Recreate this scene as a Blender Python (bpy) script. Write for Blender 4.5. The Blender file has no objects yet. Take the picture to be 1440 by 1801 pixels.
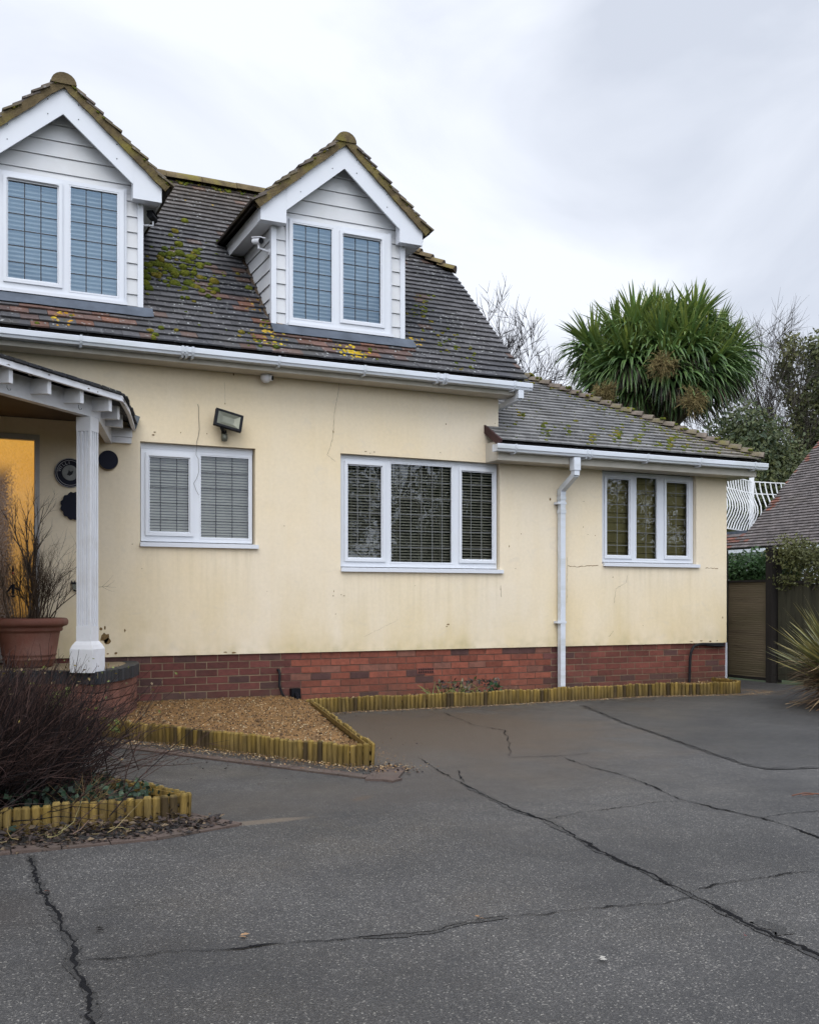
import bpy, math, random
from mathutils import Vector, Matrix, noise
R = random.Random(7)
rad = math.radians
V = Vector
sc = bpy.context.scene
COL = sc.collection

# ---------------------------------------------------------------- camera
FPX, CX, HY = 1784.0, 720.0, 1053.0          # focal length, axis and horizon in photo pixels
YAW = rad(25.2)
CAM = V((0, -10.25, 1.16))
cd = bpy.data.cameras.new('camera'); cam = bpy.data.objects.new('camera', cd); COL.objects.link(cam)
cam.location = CAM; cam.rotation_euler = (rad(90), 0, -YAW)
cd.sensor_width = 36; cd.lens = 36 * FPX / 1801; cd.shift_y = (HY - 900.5) / 1801
cd.clip_start = 0.1; cd.clip_end = 3000
sc.camera = cam
RT = V((math.cos(YAW), -math.sin(YAW), 0)); FW = V((math.sin(YAW), math.cos(YAW), 0))
def ray(x, y): return FW + RT * ((x - CX) / FPX) + V((0, 0, (HY - y) / FPX))
def onY(x, y, Y=0.0):                          # survey helpers: where a measured point lies on a known plane
    d = ray(x, y); return CAM + d * ((Y - CAM.y) / d.y)
def onZ(x, y, z=0.0):
    d = ray(x, y); return CAM + d * ((z - CAM.z) / d.z)
def atF(x, y, F): return CAM + ray(x, y) * F

# ---------------------------------------------------------------- world, sun, exposure
w = bpy.data.worlds.new('World'); sc.world = w; w.use_nodes = True
nt = w.node_tree; nt.nodes.clear()
def nn(t, typ, **kw):
    n = t.nodes.new(typ)
    for k, v in kw.items(): setattr(n, k, v)
    return n
SUN_EL, SUN_AZ = 52, 200
out = nn(nt, 'ShaderNodeOutputWorld'); bg = nn(nt, 'ShaderNodeBackground'); bg.inputs[1].default_value = 0.1
sky = nn(nt, 'ShaderNodeTexSky', sky_type='NISHITA', sun_disc=False, sun_elevation=rad(SUN_EL), sun_rotation=rad(SUN_AZ))
tc = nn(nt, 'ShaderNodeTexCoord')
mp = nn(nt, 'ShaderNodeMapping'); mp.inputs['Scale'].default_value = (1, 1, 1.7); mp.inputs['Location'].default_value = (.35, .1, .2)
nz = nn(nt, 'ShaderNodeTexNoise'); nz.inputs['Scale'].default_value = 2.6; nz.inputs['Detail'].default_value = 7; nz.inputs['Roughness'].default_value = .48; nz.inputs['Distortion'].default_value = .6
rp = nn(nt, 'ShaderNodeValToRGB')
rp.color_ramp.elements[0].position = .38; rp.color_ramp.elements[0].color = (.54, .58, .665, 1)
rp.color_ramp.elements[1].position = .60; rp.color_ramp.elements[1].color = (.775, .81, .885, 1)
dt = nn(nt, 'ShaderNodeVectorMath', operation='DOT_PRODUCT')
dv = V((-.42, -.62, .62)).normalized(); dt.inputs[1].default_value = dv
mr = nn(nt, 'ShaderNodeMapRange'); mr.inputs['From Min'].default_value = -.25; mr.inputs['From Max'].default_value = 1.0
mr.inputs['To Min'].default_value = 10.6; mr.inputs['To Max'].default_value = 27.0
ml = nn(nt, 'ShaderNodeVectorMath', operation='SCALE')
mx = nn(nt, 'ShaderNodeMix', data_type='RGBA'); mx.inputs[0].default_value = .96
L = nt.links.new
L(tc.outputs['Generated'], mp.inputs[0]); L(mp.outputs[0], nz.inputs[0]); L(nz.outputs[0], rp.inputs[0])
L(tc.outputs['Generated'], dt.inputs[0]); L(dt.outputs['Value'], mr.inputs[0])
L(rp.outputs[0], ml.inputs[0]); L(mr.outputs[0], ml.inputs['Scale'])
L(sky.outputs[0], mx.inputs[6]); L(ml.outputs[0], mx.inputs[7]); L(mx.outputs[2], bg.inputs[0]); L(bg.outputs[0], out.inputs[0])
sd = bpy.data.lights.new('sun', 'SUN'); sun = bpy.data.objects.new('sun', sd); COL.objects.link(sun)
sd.energy = 1.2; sd.angle = rad(40); sd.color = (1, .96, .9)
sun.rotation_euler = (rad(90 - SUN_EL), 0, rad(-28))
sun.location = (-4, -14, 14)
sc.view_settings.view_transform = 'Standard'; sc.view_settings.look = 'None'
sc.view_settings.exposure = 0.29; sc.view_settings.gamma = 1
sc.cycles.max_bounces = 7; sc.cycles.transparent_max_bounces = 12
sc.cycles.diffuse_bounces = 3; sc.cycles.glossy_bounces = 3
sc.cycles.caustics_reflective = False; sc.cycles.caustics_refractive = False

# ---------------------------------------------------------------- mesh builder and tagging
OFF = {}
class MB:
    def __init__(s): s.v = []; s.f = []; s.mi = []; s.col = []; s.c = (1, 1, 1); s.m = 0; s.sm = []; s.smooth = False
    def vert(s, p): s.v.append(tuple(p)); s.col.append(s.c); return len(s.v) - 1
    def face(s, ids): s.f.append(ids); s.mi.append(s.m); s.sm.append(s.smooth)
    def poly(s, pts): s.face([s.vert(p) for p in pts])
    def hull(s, a, b):                          # prism between two point loops of equal length, capped
        n = len(a); A = [s.vert(p) for p in a]; B = [s.vert(p) for p in b]
        for i in range(n): s.face([A[i], A[(i + 1) % n], B[(i + 1) % n], B[i]])
        s.face(A[::-1]); s.face(B)
    def box(s, x0, x1, y0, y1, z0, z1):
        s.hull([(x0, y0, z0), (x1, y0, z0), (x1, y1, z0), (x0, y1, z0)], [(x0, y0, z1), (x1, y0, z1), (x1, y1, z1), (x0, y1, z1)])
    def bar(s, p, q, wd, ht, up=(0, 0, 1)):
        p, q = V(p), V(q); d = (q - p).normalized(); sd_ = d.cross(V(up))
        if sd_.length < 1e-4: sd_ = d.cross(V((1, 0, 0)))
        sd_.normalize(); u = sd_.cross(d).normalized(); a, b = sd_ * wd / 2, u * ht / 2
        s.hull([p - a - b, p + a - b, p + a + b, p - a + b], [q - a - b, q + a - b, q + a + b, q - a + b])
    def tube(s, pts, rs, n=6, cap=True):
        pts = [V(p) for p in pts]
        if not isinstance(rs, (list, tuple)): rs = [rs] * len(pts)
        rings = []; ref = None
        for i, p in enumerate(pts):
            d = (pts[min(i + 1, len(pts) - 1)] - pts[max(i - 1, 0)])
            if d.length < 1e-7: d = V((0, 0, 1))
            d.normalize()
            if ref is None:
                ref = d.cross(V((0, 0, 1)))
                if ref.length < .05: ref = d.cross(V((1, 0, 0)))
            ref = (ref - d * ref.dot(d)); ref.normalize(); u = d.cross(ref)
            rings.append([s.vert(p + (ref * math.cos(2 * math.pi * k / n) + u * math.sin(2 * math.pi * k / n)) * rs[i]) for k in range(n)])
        for a, b in zip(rings, rings[1:]):
            for k in range(n): s.face([a[k], a[(k + 1) % n], b[(k + 1) % n], b[k]])
        if cap: s.face(rings[0][::-1]); s.face(rings[-1])
    def lathe(s, prof, c=(0, 0, 0), n=32):
        rings = [[s.vert((c[0] + r * math.cos(2 * math.pi * k / n), c[1] + r * math.sin(2 * math.pi * k / n), c[2] + z)) for k in range(n)] for r, z in prof]
        for a, b in zip(rings, rings[1:]):
            for k in range(n): s.face([a[k], a[(k + 1) % n], b[(k + 1) % n], b[k]])
    def disc(s, c, nrm, r, n=20, thick=.02):
        nrm = V(nrm).normalized(); a = nrm.orthogonal().normalized(); b = nrm.cross(a); c = V(c)
        lo = [c + (a * math.cos(2 * math.pi * k / n) + b * math.sin(2 * math.pi * k / n)) * r for k in range(n)]
        s.hull(lo, [p + nrm * thick for p in lo])
    def build(s, name, mats, parent=None, loc=(0, 0, 0), kind=None):
        if not isinstance(mats, (list, tuple)): mats = [mats]
        off = OFF.get(parent.name, V((0, 0, 0))) if parent else V(loc)
        me = bpy.data.meshes.new(name)
        me.from_pydata([(x - off.x, y - off.y, z - off.z) for x, y, z in s.v], [], s.f)
        for m in mats: me.materials.append(m)
        if len(mats) > 1: me.polygons.foreach_set('material_index', s.mi)
        me.polygons.foreach_set('use_smooth', s.sm)
        at = me.color_attributes.new('Col', 'FLOAT_COLOR', 'POINT')
        at.data.foreach_set('color', [c for t in s.col for c in (t[0], t[1], t[2], 1.0)])
        me.update()
        o = bpy.data.objects.new(name, me); COL.objects.link(o)
        if parent: o.parent = parent; OFF[o.name] = off
        else: o.location = off; OFF[o.name] = off
        if kind: o['kind'] = kind
        return o
def tag(o, label, cat, group=None):
    o['label'] = label; o['category'] = cat
    if group: o['group'] = group
    return o
def thing(name, label, cat, loc=(0, 0, 0), group=None):
    o = bpy.data.objects.new(name, None); COL.objects.link(o); o.location = loc; o.empty_display_size = .2
    OFF[o.name] = V(loc); return tag(o, label, cat, group)
def jit(c, a): k = 1 + R.uniform(-a, a); return (c[0] * k, c[1] * k, c[2] * k)
def lerp(a, b, t): return tuple(x + (y - x) * t for x, y in zip(a, b))

# ---------------------------------------------------------------- materials
def new_mat(name):
    m = bpy.data.materials.new(name); m.use_nodes = True; t = m.node_tree; t.nodes.clear()
    o = nn(t, 'ShaderNodeOutputMaterial'); b = nn(t, 'ShaderNodeBsdfPrincipled'); t.links.new(b.outputs[0], o.inputs[0])
    return m, t, b
def posn(t, scale=(1, 1, 1)):
    g = nn(t, 'ShaderNodeNewGeometry')
    m = nn(t, 'ShaderNodeMapping'); m.inputs['Scale'].default_value = scale; t.links.new(g.outputs['Position'], m.inputs[0]); return m.outputs[0]
def tnoise(t, vec, scale, detail=4, rough=.55, dist=0):
    n = nn(t, 'ShaderNodeTexNoise'); n.inputs['Scale'].default_value = scale; n.inputs['Detail'].default_value = detail
    n.inputs['Roughness'].default_value = rough; n.inputs['Distortion'].default_value = dist; t.links.new(vec, n.inputs['Vector']); return n.outputs[0]
def tramp(t, fac, stops):
    r = nn(t, 'ShaderNodeValToRGB'); e = r.color_ramp.elements
    while len(e) < len(stops): e.new(.5)
    for k, (p, c) in enumerate(stops):
        e[k].position = p; e[k].color = (*c, 1) if isinstance(c, (tuple, list)) else (c, c, c, 1)
    t.links.new(fac, r.inputs[0]); return r.outputs[0]
def tmix(t, fac, a, b, blend='MIX'):
    m = nn(t, 'ShaderNodeMix', data_type='RGBA', blend_type=blend)
    for s, v in ((0, fac), (6, a), (7, b)):
        if isinstance(v, (int, float)): m.inputs[s].default_value = v
        elif isinstance(v, (tuple, list)): m.inputs[s].default_value = (*v, 1)
        else: t.links.new(v, m.inputs[s])
    return m.outputs[2]
def tmath(t, op, a, b=None):
    m = nn(t, 'ShaderNodeMath', operation=op, use_clamp=False)
    for i, v in enumerate((a, b)):
        if v is None: continue
        if isinstance(v, (int, float)): m.inputs[i].default_value = v
        else: t.links.new(v, m.inputs[i])
    return m.outputs[0]
def tbump(t, b, h, strength, dist=.01):
    n = nn(t, 'ShaderNodeBump'); n.inputs['Strength'].default_value = strength; n.inputs['Distance'].default_value = dist
    t.links.new(h, n.inputs['Height']); t.links.new(n.outputs[0], b.inputs['Normal'])
def pm(name, col=None, rough=.6, var=.12, vs=6, bump=0, bs=60, spec=.4, stretch=(1, 1, 1), dirt=None, dirt_amt=.3, dirt_scale=3, metal=0, trans=0):
    """plain procedural surface: a base colour (or the Col attribute) with noise variation, an optional dirt tone and bump"""
    m, t, b = new_mat(name); p = posn(t, stretch)
    if col is None:
        a = nn(t, 'ShaderNodeAttribute', attribute_name='Col'); base = a.outputs['Color']
    else: base = col
    n1 = tnoise(t, p, vs, 5)
    k = tramp(t, n1, [(.25, 1 - var), (.75, 1 + var)])
    c = tmix(t, 1.0, base, k, 'MULTIPLY')
    if dirt:
        d = tramp(t, tnoise(t, p, dirt_scale, 6, .65), [(.48, 0.0), (.72, dirt_amt)])
        c = tmix(t, d, c, dirt)
    t.links.new(c, b.inputs['Base Color'])
    b.inputs['Roughness'].default_value = rough; b.inputs['Specular IOR Level'].default_value = spec; b.inputs['Metallic'].default_value = metal
    if bump: tbump(t, b, tnoise(t, p, bs, 4), bump)
    if trans:
        tr = nn(t, 'ShaderNodeBsdfTranslucent'); t.links.new(c, tr.inputs[0]); mxs = nn(t, 'ShaderNodeMixShader'); mxs.inputs[0].default_value = trans
        o = [n for n in t.nodes if n.type == 'OUTPUT_MATERIAL'][0]
        t.links.new(b.outputs[0], mxs.inputs[1]); t.links.new(tr.outputs[0], mxs.inputs[2]); t.links.new(mxs.outputs[0], o.inputs[0])
    return m

def wall_mat():
    m, t, b = new_mat('cream_render'); p = posn(t)
    big = tnoise(t, p, .55, 4, .55)
    c = tramp(t, big, [(.3, (.71, .59, .395)), (.5, (.70, .605, .45)), (.7, (.69, .61, .485))])
    st = tnoise(t, posn(t, (5, 5, .35)), 1.4, 5, .6)
    c = tmix(t, tramp(t, st, [(.5, 0.0), (.8, .2)]), c, (.60, .47, .26))
    sx = nn(t, 'ShaderNodeSeparateXYZ'); g = nn(t, 'ShaderNodeNewGeometry'); t.links.new(g.outputs['Position'], sx.inputs[0])
    low = nn(t, 'ShaderNodeMapRange'); low.inputs[1].default_value = 1.5; low.inputs[2].default_value = .6; t.links.new(sx.outputs['Z'], low.inputs[0])
    lown = tmath(t, 'MULTIPLY', low.outputs[0], tramp(t, tnoise(t, posn(t, (2.2, 2.2, .8)), 1.1, 6, .6), [(.35, .05), (.7, .8)]))
    c = tmix(t, lown, c, (.57, .46, .24))
    splash = nn(t, 'ShaderNodeMapRange'); splash.inputs[1].default_value = .80; splash.inputs[2].default_value = .57; t.links.new(sx.outputs['Z'], splash.inputs[0])
    sp = tmath(t, 'MULTIPLY', splash.outputs[0], tramp(t, tnoise(t, p, 7, 6, .7), [(.45, 0.0), (.75, .75)]))
    c = tmix(t, sp, c, (.34, .31, .17))
    fine = tramp(t, tnoise(t, p, 28, 5, .6), [(.3, .96), (.7, 1.03)])
    c = tmix(t, 1.0, c, fine, 'MULTIPLY')
    sm = tramp(t, tnoise(t, posn(t, (1, 1, 1.6)), 3.3, 3, .5, 1.5), [(.62, 0.0), (.72, .16)])
    c = tmix(t, sm, c, (.5, .46, .4))
    strk = tramp(t, tnoise(t, posn(t, (9, 9, .5)), 1.6, 4, .6), [(.45, 0.0), (.7, 1.0)])
    for wx0, wx1, wz in ((1.87, 3.06, 1.65), (3.99, 6.02, 1.44), (7.40, 8.94, 1.54)):
        def mr_(a0, a1, src, o0=0.0, o1=1.0):
            q = nn(t, 'ShaderNodeMapRange'); q.inputs[1].default_value = a0; q.inputs[2].default_value = a1; q.inputs[3].default_value = o0; q.inputs[4].default_value = o1; t.links.new(src, q.inputs[0]); return q.outputs[0]
        mk = tmath(t, 'MULTIPLY', tmath(t, 'MULTIPLY', mr_(wx0 - .02, wx0 + .05, sx.outputs['X']), mr_(wx1 + .02, wx1 - .05, sx.outputs['X'])), tmath(t, 'MULTIPLY', mr_(wz - .75, wz - .05, sx.outputs['Z']), mr_(wz + .06, wz, sx.outputs['Z'])))
        c = tmix(t, tmath(t, 'MULTIPLY', tmath(t, 'MULTIPLY', mk, strk), .28), c, (.40, .34, .20))
    t.links.new(c, b.inputs['Base Color']); b.inputs['Roughness'].default_value = .82; b.inputs['Specular IOR Level'].default_value = .25
    h = tmath(t, 'ADD', tmath(t, 'MULTIPLY', tnoise(t, p, 2.2, 3), 3.0), tmath(t, 'MULTIPLY', tnoise(t, p, 90, 3), .25))
    tbump(t, b, h, .35, .012)
    return m
def asphalt(name, tone=1.0, patch=False):
    m, t, b = new_mat(name); p = posn(t)
    def vor(scale):
        n = nn(t, 'ShaderNodeTexVoronoi'); n.inputs['Scale'].default_value = scale; t.links.new(p, n.inputs['Vector']); return n
    v1, v2 = vor(190), vor(380)
    s1 = nn(t, 'ShaderNodeSeparateColor'); t.links.new(v1.outputs['Color'], s1.inputs[0])
    s2 = nn(t, 'ShaderNodeSeparateColor'); t.links.new(v2.outputs['Color'], s2.inputs[0])
    c1 = tramp(t, s1.outputs[0], [(0, (.012, .0125, .0135)), (.5, (.034, .035, .037)), (.82, (.066, .066, .069)), (.94, (.13, .13, .13)), (.985, (.36, .36, .34))])
    c2 = tramp(t, s2.outputs[0], [(0, (.016, .0165, .018)), (.6, (.042, .043, .046)), (.93, (.12, .12, .12))])
    c = tmix(t, .45, c1, c2)
    c = tmix(t, 1.0, c, (1.06, 1.0, .93), 'MULTIPLY')
    big = tramp(t, tnoise(t, p, .7, 6, .6), [(.28, .52 * tone), (.72, 1.22 * tone)])
    c = tmix(t, 1.0, c, big, 'MULTIPLY')
    fine = tramp(t, tnoise(t, p, 5, 5, .6), [(.3, .85), (.7, 1.12)])
    c = tmix(t, 1.0, c, fine, 'MULTIPLY')
    damp = tramp(t, tnoise(t, p, 1.7, 7, .68, .4), [(.48, 0.0), (.66, .40)])
    c = tmix(t, damp, c, (.014, .014, .016))
    # wet silt that has washed out of the beds
    g = nn(t, 'ShaderNodeNewGeometry')
    def blob(cx, cy, rx, ry, rot, r0, r1):
        q = nn(t, 'ShaderNodeMapping', vector_type='TEXTURE'); q.inputs['Location'].default_value = (cx, cy, 0); q.inputs['Rotation'].default_value = (0, 0, rot); q.inputs['Scale'].default_value = (rx, ry, 1)
        t.links.new(g.outputs['Position'], q.inputs[0])
        ln = nn(t, 'ShaderNodeVectorMath', operation='LENGTH'); t.links.new(q.outputs[0], ln.inputs[0])
        d = tmath(t, 'ADD', ln.outputs['Value'], tmath(t, 'MULTIPLY', tmath(t, 'SUBTRACT', tnoise(t, p, 2.2, 6, .6), .5), 1.2))
        mrr = nn(t, 'ShaderNodeMapRange', interpolation_type='SMOOTHSTEP'); mrr.inputs[1].default_value = r1; mrr.inputs[2].default_value = r0; t.links.new(d, mrr.inputs[0]); return mrr.outputs[0]
    rough_base = tramp(t, tnoise(t, p, 1.3, 5, .6), [(.3, .36), (.7, .70)])
    if not patch:
        a1 = blob(4.1, -2.4, 1.75, 2.2, -.35, .35, 1.15); a2 = blob(2.0, -4.7, 1.0, .5, 0, .3, 1.2); a3 = blob(3.3, -4.5, 1.5, .8, .4, .2, 1.2)
        c = tmix(t, tmath(t, 'MULTIPLY', a1, .88), c, (.050, .034, .023)); c = tmix(t, tmath(t, 'MULTIPLY', a2, .5), c, (.045, .038, .032)); c = tmix(t, tmath(t, 'MULTIPLY', a3, .5), c, (.05, .04, .032))
        a5 = blob(1.52, -5.15, .29, .055, .0, .5, 1.2); c = tmix(t, tmath(t, 'MULTIPLY', a5, .95), c, (.11, .086, .063)); a6 = blob(2.26, -4.80, .10, .05, .6, .5, 1.2); c = tmix(t, tmath(t, 'MULTIPLY', a6, .8), c, (.06, .042, .028))
        a4 = blob(.1, -6.2, .35, .35, 0, .3, 1.3); c = tmix(t, tmath(t, 'MULTIPLY', a4, .6), c, (.03, .024, .02))
        rr = nn(t, 'ShaderNodeMix', data_type='FLOAT'); t.links.new(a1, rr.inputs[0]); t.links.new(rough_base, rr.inputs[2]); rr.inputs[3].default_value = .42
        t.links.new(rr.outputs[0], b.inputs['Roughness'])
    else: t.links.new(rough_base, b.inputs['Roughness'])
    t.links.new(c, b.inputs['Base Color']); b.inputs['Specular IOR Level'].default_value = .5
    tbump(t, b, tmath(t, 'ADD', v1.outputs['Distance'], tmath(t, 'MULTIPLY', v2.outputs['Distance'], .6)), .55, .006)
    return m
def tile_mat():
    m, t, b = new_mat('clay_roof_tile'); p = posn(t)
    a = nn(t, 'ShaderNodeAttribute', attribute_name='Col'); c = a.outputs['Color']
    c = tmix(t, 1.0, c, tramp(t, tnoise(t, p, 9, 6, .65), [(.25, .68), (.75, 1.38)]), 'MULTIPLY')
    c = tmix(t, tramp(t, tnoise(t, p, 1.6, 6, .65), [(.55, 0.0), (.75, .3)]), c, (.09, .08, .048))
    v = nn(t, 'ShaderNodeTexVoronoi'); v.inputs['Scale'].default_value = 17; t.links.new(p, v.inputs['Vector'])
    sp = tmath(t, 'MULTIPLY', tramp(t, v.outputs['Distance'], [(.17, 1.0), (.25, 0.0)]), tramp(t, tnoise(t, p, 3, 4), [(.42, 0.0), (.6, .75)]))
    c = tmix(t, sp, c, (.34, .35, .34))
    t.links.new(c, b.inputs['Base Color']); b.inputs['Roughness'].default_value = .6; b.inputs['Specular IOR Level'].default_value = .28
    tbump(t, b, tnoise(t, p, 75, 4, .6), .5, .006)
    return m
def brick_mat():
    m, t, b = new_mat('red_brick'); p = posn(t)
    a = nn(t, 'ShaderNodeAttribute', attribute_name='Col'); c = a.outputs['Color']
    c = tmix(t, 1.0, c, tramp(t, tnoise(t, p, 22, 5, .65), [(.25, .7), (.75, 1.3)]), 'MULTIPLY')
    c = tmix(t, tramp(t, tnoise(t, p, 2.6, 6, .7), [(.52, 0.0), (.74, .6)]), c, (.065, .035, .03))
    sx = nn(t, 'ShaderNodeSeparateXYZ'); g = nn(t, 'ShaderNodeNewGeometry'); t.links.new(g.outputs['Position'], sx.inputs[0])
    lw = nn(t, 'ShaderNodeMapRange'); lw.inputs[1].default_value = .3; lw.inputs[2].default_value = .05; t.links.new(sx.outputs['Z'], lw.inputs[0])
    c = tmix(t, tmath(t, 'MULTIPLY', lw.outputs[0], tramp(t, tnoise(t, p, 4, 5), [(.35, .1), (.65, .7)])), c, (.07, .05, .035))
    t.links.new(c, b.inputs['Base Color']); b.inputs['Roughness'].default_value = .75; b.inputs['Specular IOR Level'].default_value = .3
    tbump(t, b, tnoise(t, p, 120, 4, .6), .4, .005); return m
def glass_mat(name, gain, tint=(.9, .95, 1)):
    m, t, b = new_mat(name); t.nodes.remove(b); o = t.nodes[0]; p = posn(t)
    tr = nn(t, 'ShaderNodeBsdfTransparent'); tr.inputs[0].default_value = (.86, .9, .89, 1); gl = nn(t, 'ShaderNodeBsdfGlossy'); gl.inputs['Roughness'].default_value = .0; gl.inputs[0].default_value = (*tint, 1)
    fr = nn(t, 'ShaderNodeFresnel'); fr.inputs[0].default_value = 1.5
    f = tmath(t, 'MULTIPLY', fr.outputs[0], gain); mn = nn(t, 'ShaderNodeMath', operation='MINIMUM'); t.links.new(f, mn.inputs[0]); mn.inputs[1].default_value = .95
    bn = nn(t, 'ShaderNodeBump'); bn.inputs['Strength'].default_value = .06; bn.inputs['Distance'].default_value = .05; t.links.new(tnoise(t, p, 2.5, 2), bn.inputs['Height']); t.links.new(bn.outputs[0], gl.inputs['Normal'])
    ms = nn(t, 'ShaderNodeMixShader'); t.links.new(mn.outputs[0], ms.inputs[0]); t.links.new(tr.outputs[0], ms.inputs[1]); t.links.new(gl.outputs[0], ms.inputs[2]); t.links.new(ms.outputs[0], o.inputs[0]); return m
def door_glass_mat():
    m, t, b = new_mat('lit_obscure_glass'); p = posn(t)
    rip = tnoise(t, posn(t, (1, 1, .6)), 75, 2, .5)
    sx = nn(t, 'ShaderNodeSeparateXYZ'); g = nn(t, 'ShaderNodeNewGeometry'); t.links.new(g.outputs['Position'], sx.inputs[0])
    xx = tmath(t, 'ADD', sx.outputs['X'], tmath(t, 'MULTIPLY', tmath(t, 'SUBTRACT', rip, .5), .22))
    zz = tmath(t, 'MULTIPLY', tmath(t, 'SUBTRACT', sx.outputs['Z'], 2.3), -.06)
    e = nn(t, 'ShaderNodeMapRange', interpolation_type='SMOOTHSTEP'); e.inputs[1].default_value = .60; e.inputs[2].default_value = .74
    t.links.new(tmath(t, 'SUBTRACT', xx, tmath(t, 'MULTIPLY', zz, 0.6)), e.inputs[0])
    top = nn(t, 'ShaderNodeMapRange', interpolation_type='SMOOTHSTEP'); top.inputs[1].default_value = 2.25; top.inputs[2].default_value = 2.5; t.links.new(sx.outputs['Z'], top.inputs[0])
    mxx = nn(t, 'ShaderNodeMath', operation='MAXIMUM'); t.links.new(e.outputs[0], mxx.inputs[0]); t.links.new(top.outputs[0], mxx.inputs[1])
    lo = nn(t, 'ShaderNodeMapRange'); lo.inputs[1].default_value = .9; lo.inputs[2].default_value = 2.4; lo.inputs[3].default_value = .28; lo.inputs[4].default_value = 1.0; t.links.new(sx.outputs['Z'], lo.inputs[0])
    warm = tmix(t, tramp(t, tnoise(t, p, 2, 2), [(.3, 0.0), (.7, 1.0)]), (.47, .225, .030), (.54, .28, .055))
    c = tmix(t, mxx.outputs[0], (.07, .035, .015), warm)
    c = tmix(t, 1.0, c, tramp(t, rip, [(.3, .90), (.7, 1.06)]), 'MULTIPLY')
    b.inputs['Base Color'].default_value = (.03, .02, .012, 1); b.inputs['Roughness'].default_value = .15
    t.links.new(c, b.inputs['Emission Color']); t.links.new(lo.outputs[0], b.inputs['Emission Strength'])
    tbump(t, b, rip, .5, .01); return m

M = {}
M['wall'] = wall_mat(); M['asphalt'] = asphalt('driveway_asphalt'); M['patch'] = asphalt('patched_asphalt', .64, True)
M['worn'] = asphalt('worn_dark_asphalt', .55, True); M['tile'] = tile_mat(); M['brick'] = brick_mat()
M['glass'] = glass_mat('window_glass', 1.7); M['glass_up'] = glass_mat('dormer_window_glass', 3.6, (.50, .72, .95)); M['doorglass'] = door_glass_mat()
M['mortar'] = pm('mortar', (.21, .155, .10), .9, .25, 6, .4, 90)
M['mortar_dark'] = pm('dark_mortar', (.13, .075, .055), .9, .25, 6, .4, 90)
M['upvc'] = pm('white_plastic_frame', (.60, .625, .67), .32, .03, 3, spec=.5, dirt=(.5, .5, .47), dirt_amt=.18)
M['clad'] = pm('white_cladding', (.56, .57, .585), .45, .04, 4, .05, 30, dirt=(.42, .41, .36), dirt_amt=.22, dirt_scale=2.2)
M['gutter'] = pm('white_gutter_plastic', (.57, .605, .66), .3, .04, 3, spec=.5, dirt=(.30, .32, .26), dirt_amt=.45, dirt_scale=2.5, stretch=(.5, 3, 3))
M['fascia'] = pm('white_painted_board', (.49, .46, .40), .6, .1, 3, .1, 40, dirt=(.3, .26, .18), dirt_amt=.45, dirt_scale=2)
M['painted'] = pm('white_painted_timber', (.66, .67, .70), .5, .05, 8, .15, 40, dirt=(.42, .38, .31), dirt_amt=.22, dirt_scale=5)
M['lead'] = pm('grey_lead', (.075, .09, .115), .6, .3, 6, .2, 14, spec=.25)
M['black'] = pm('black_plastic', (.006, .0065, .009), .5, .2, 10, spec=.15)
M['rubber'] = pm('black_hose_rubber', (.012, .012, .014), .6, .3, 10, spec=.2)
M['leadcame'] = pm('dark_leading', (.035, .04, .05), .5, .2, 10)
M['leadlight'] = pm('grey_leading', (.13, .135, .135), .5, .2, 10)
M['blind_white'] = pm('white_blind_slat', (.72, .68, .60), .5, .05, 5)
M['blind_dormer'] = pm('grey_white_blind_slat', (.55, .55, .54), .5, .05, 5)
M['blind_wood'] = pm('beige_blind_slat', (.46, .42, .33), .5, .2, 5)
M['blind_olive'] = pm('olive_fabric_blind', (.235, .19, .075), .8, .1, 5)
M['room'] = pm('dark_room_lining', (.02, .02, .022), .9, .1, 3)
M['moss'] = pm('roof_moss', None, .95, .45, 45, 1.0, 160, spec=.1)
M['lichen'] = pm('yellow_lichen', None, .95, .4, 40, .6, 120, spec=.1)
M['ridge'] = pm('mossy_ridge_tile', (.12, .09, .048), .9, .45, 9, .8, 60, dirt=(.165, .145, .025), dirt_amt=.85, dirt_scale=4.5, spec=.2)
M['hip'] = pm('weathered_hip_tile', (.135, .112, .092), .9, .4, 9, .6, 60, dirt=(.13, .12, .025), dirt_amt=.8, dirt_scale=5, spec=.2)
M['hipend'] = pm('shaded_tile_mortar', (.06, .04, .025), .9, .3, 20, .6, 60)
M['log'] = pm('tanalised_log', None, .8, .5, 12, .5, 50, stretch=(3, 3, .45), dirt=(.04, .026, .01), dirt_amt=.85, dirt_scale=5, spec=.2)
M['gravel'] = pm('golden_gravel', None, .85, .55, 60, 1.0, 110)
M['pebble'] = pm('golden_pebble', None, .75, .25, 30, .3, 90)
M['paver'] = pm('brick_border_paver', (.075, .052, .042), .8, .3, 6, .4, 60, dirt=(.09, .075, .06), dirt_amt=.7, dirt_scale=4)
M['mud'] = pm('puddle_water', (.075, .058, .042), .22, .2, 6, spec=.25)
M['crack'] = pm('crack_shadow', (.007, .007, .008), .9, .3, 10, spec=.1)
M['earth'] = pm('dark_soil', (.035, .025, .018), .95, .4, 12, .8, 40)
M['grass'] = pm('rough_grass', (.045, .07, .02), .95, .35, 6, .8, 30)
M['terracotta'] = pm('terracotta', (.145, .055, .037), .75, .2, 5, .25, 40, dirt=(.20, .125, .10), dirt_amt=.5, dirt_scale=3.5)
M['twig'] = pm('twig_bark', None, .85, .3, 20, spec=.15)
M['bark'] = pm('tree_bark', None, .9, .25, 12, .5, 30)
M['leaf'] = pm('leaf', None, .55, .3, 9, spec=.4, trans=.25)
M['sword'] = pm('sword_leaf', None, .42, .2, 7, spec=.5, trans=.2)
M['litter'] = pm('dead_leaf', None, .7, .3, 25)
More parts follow.
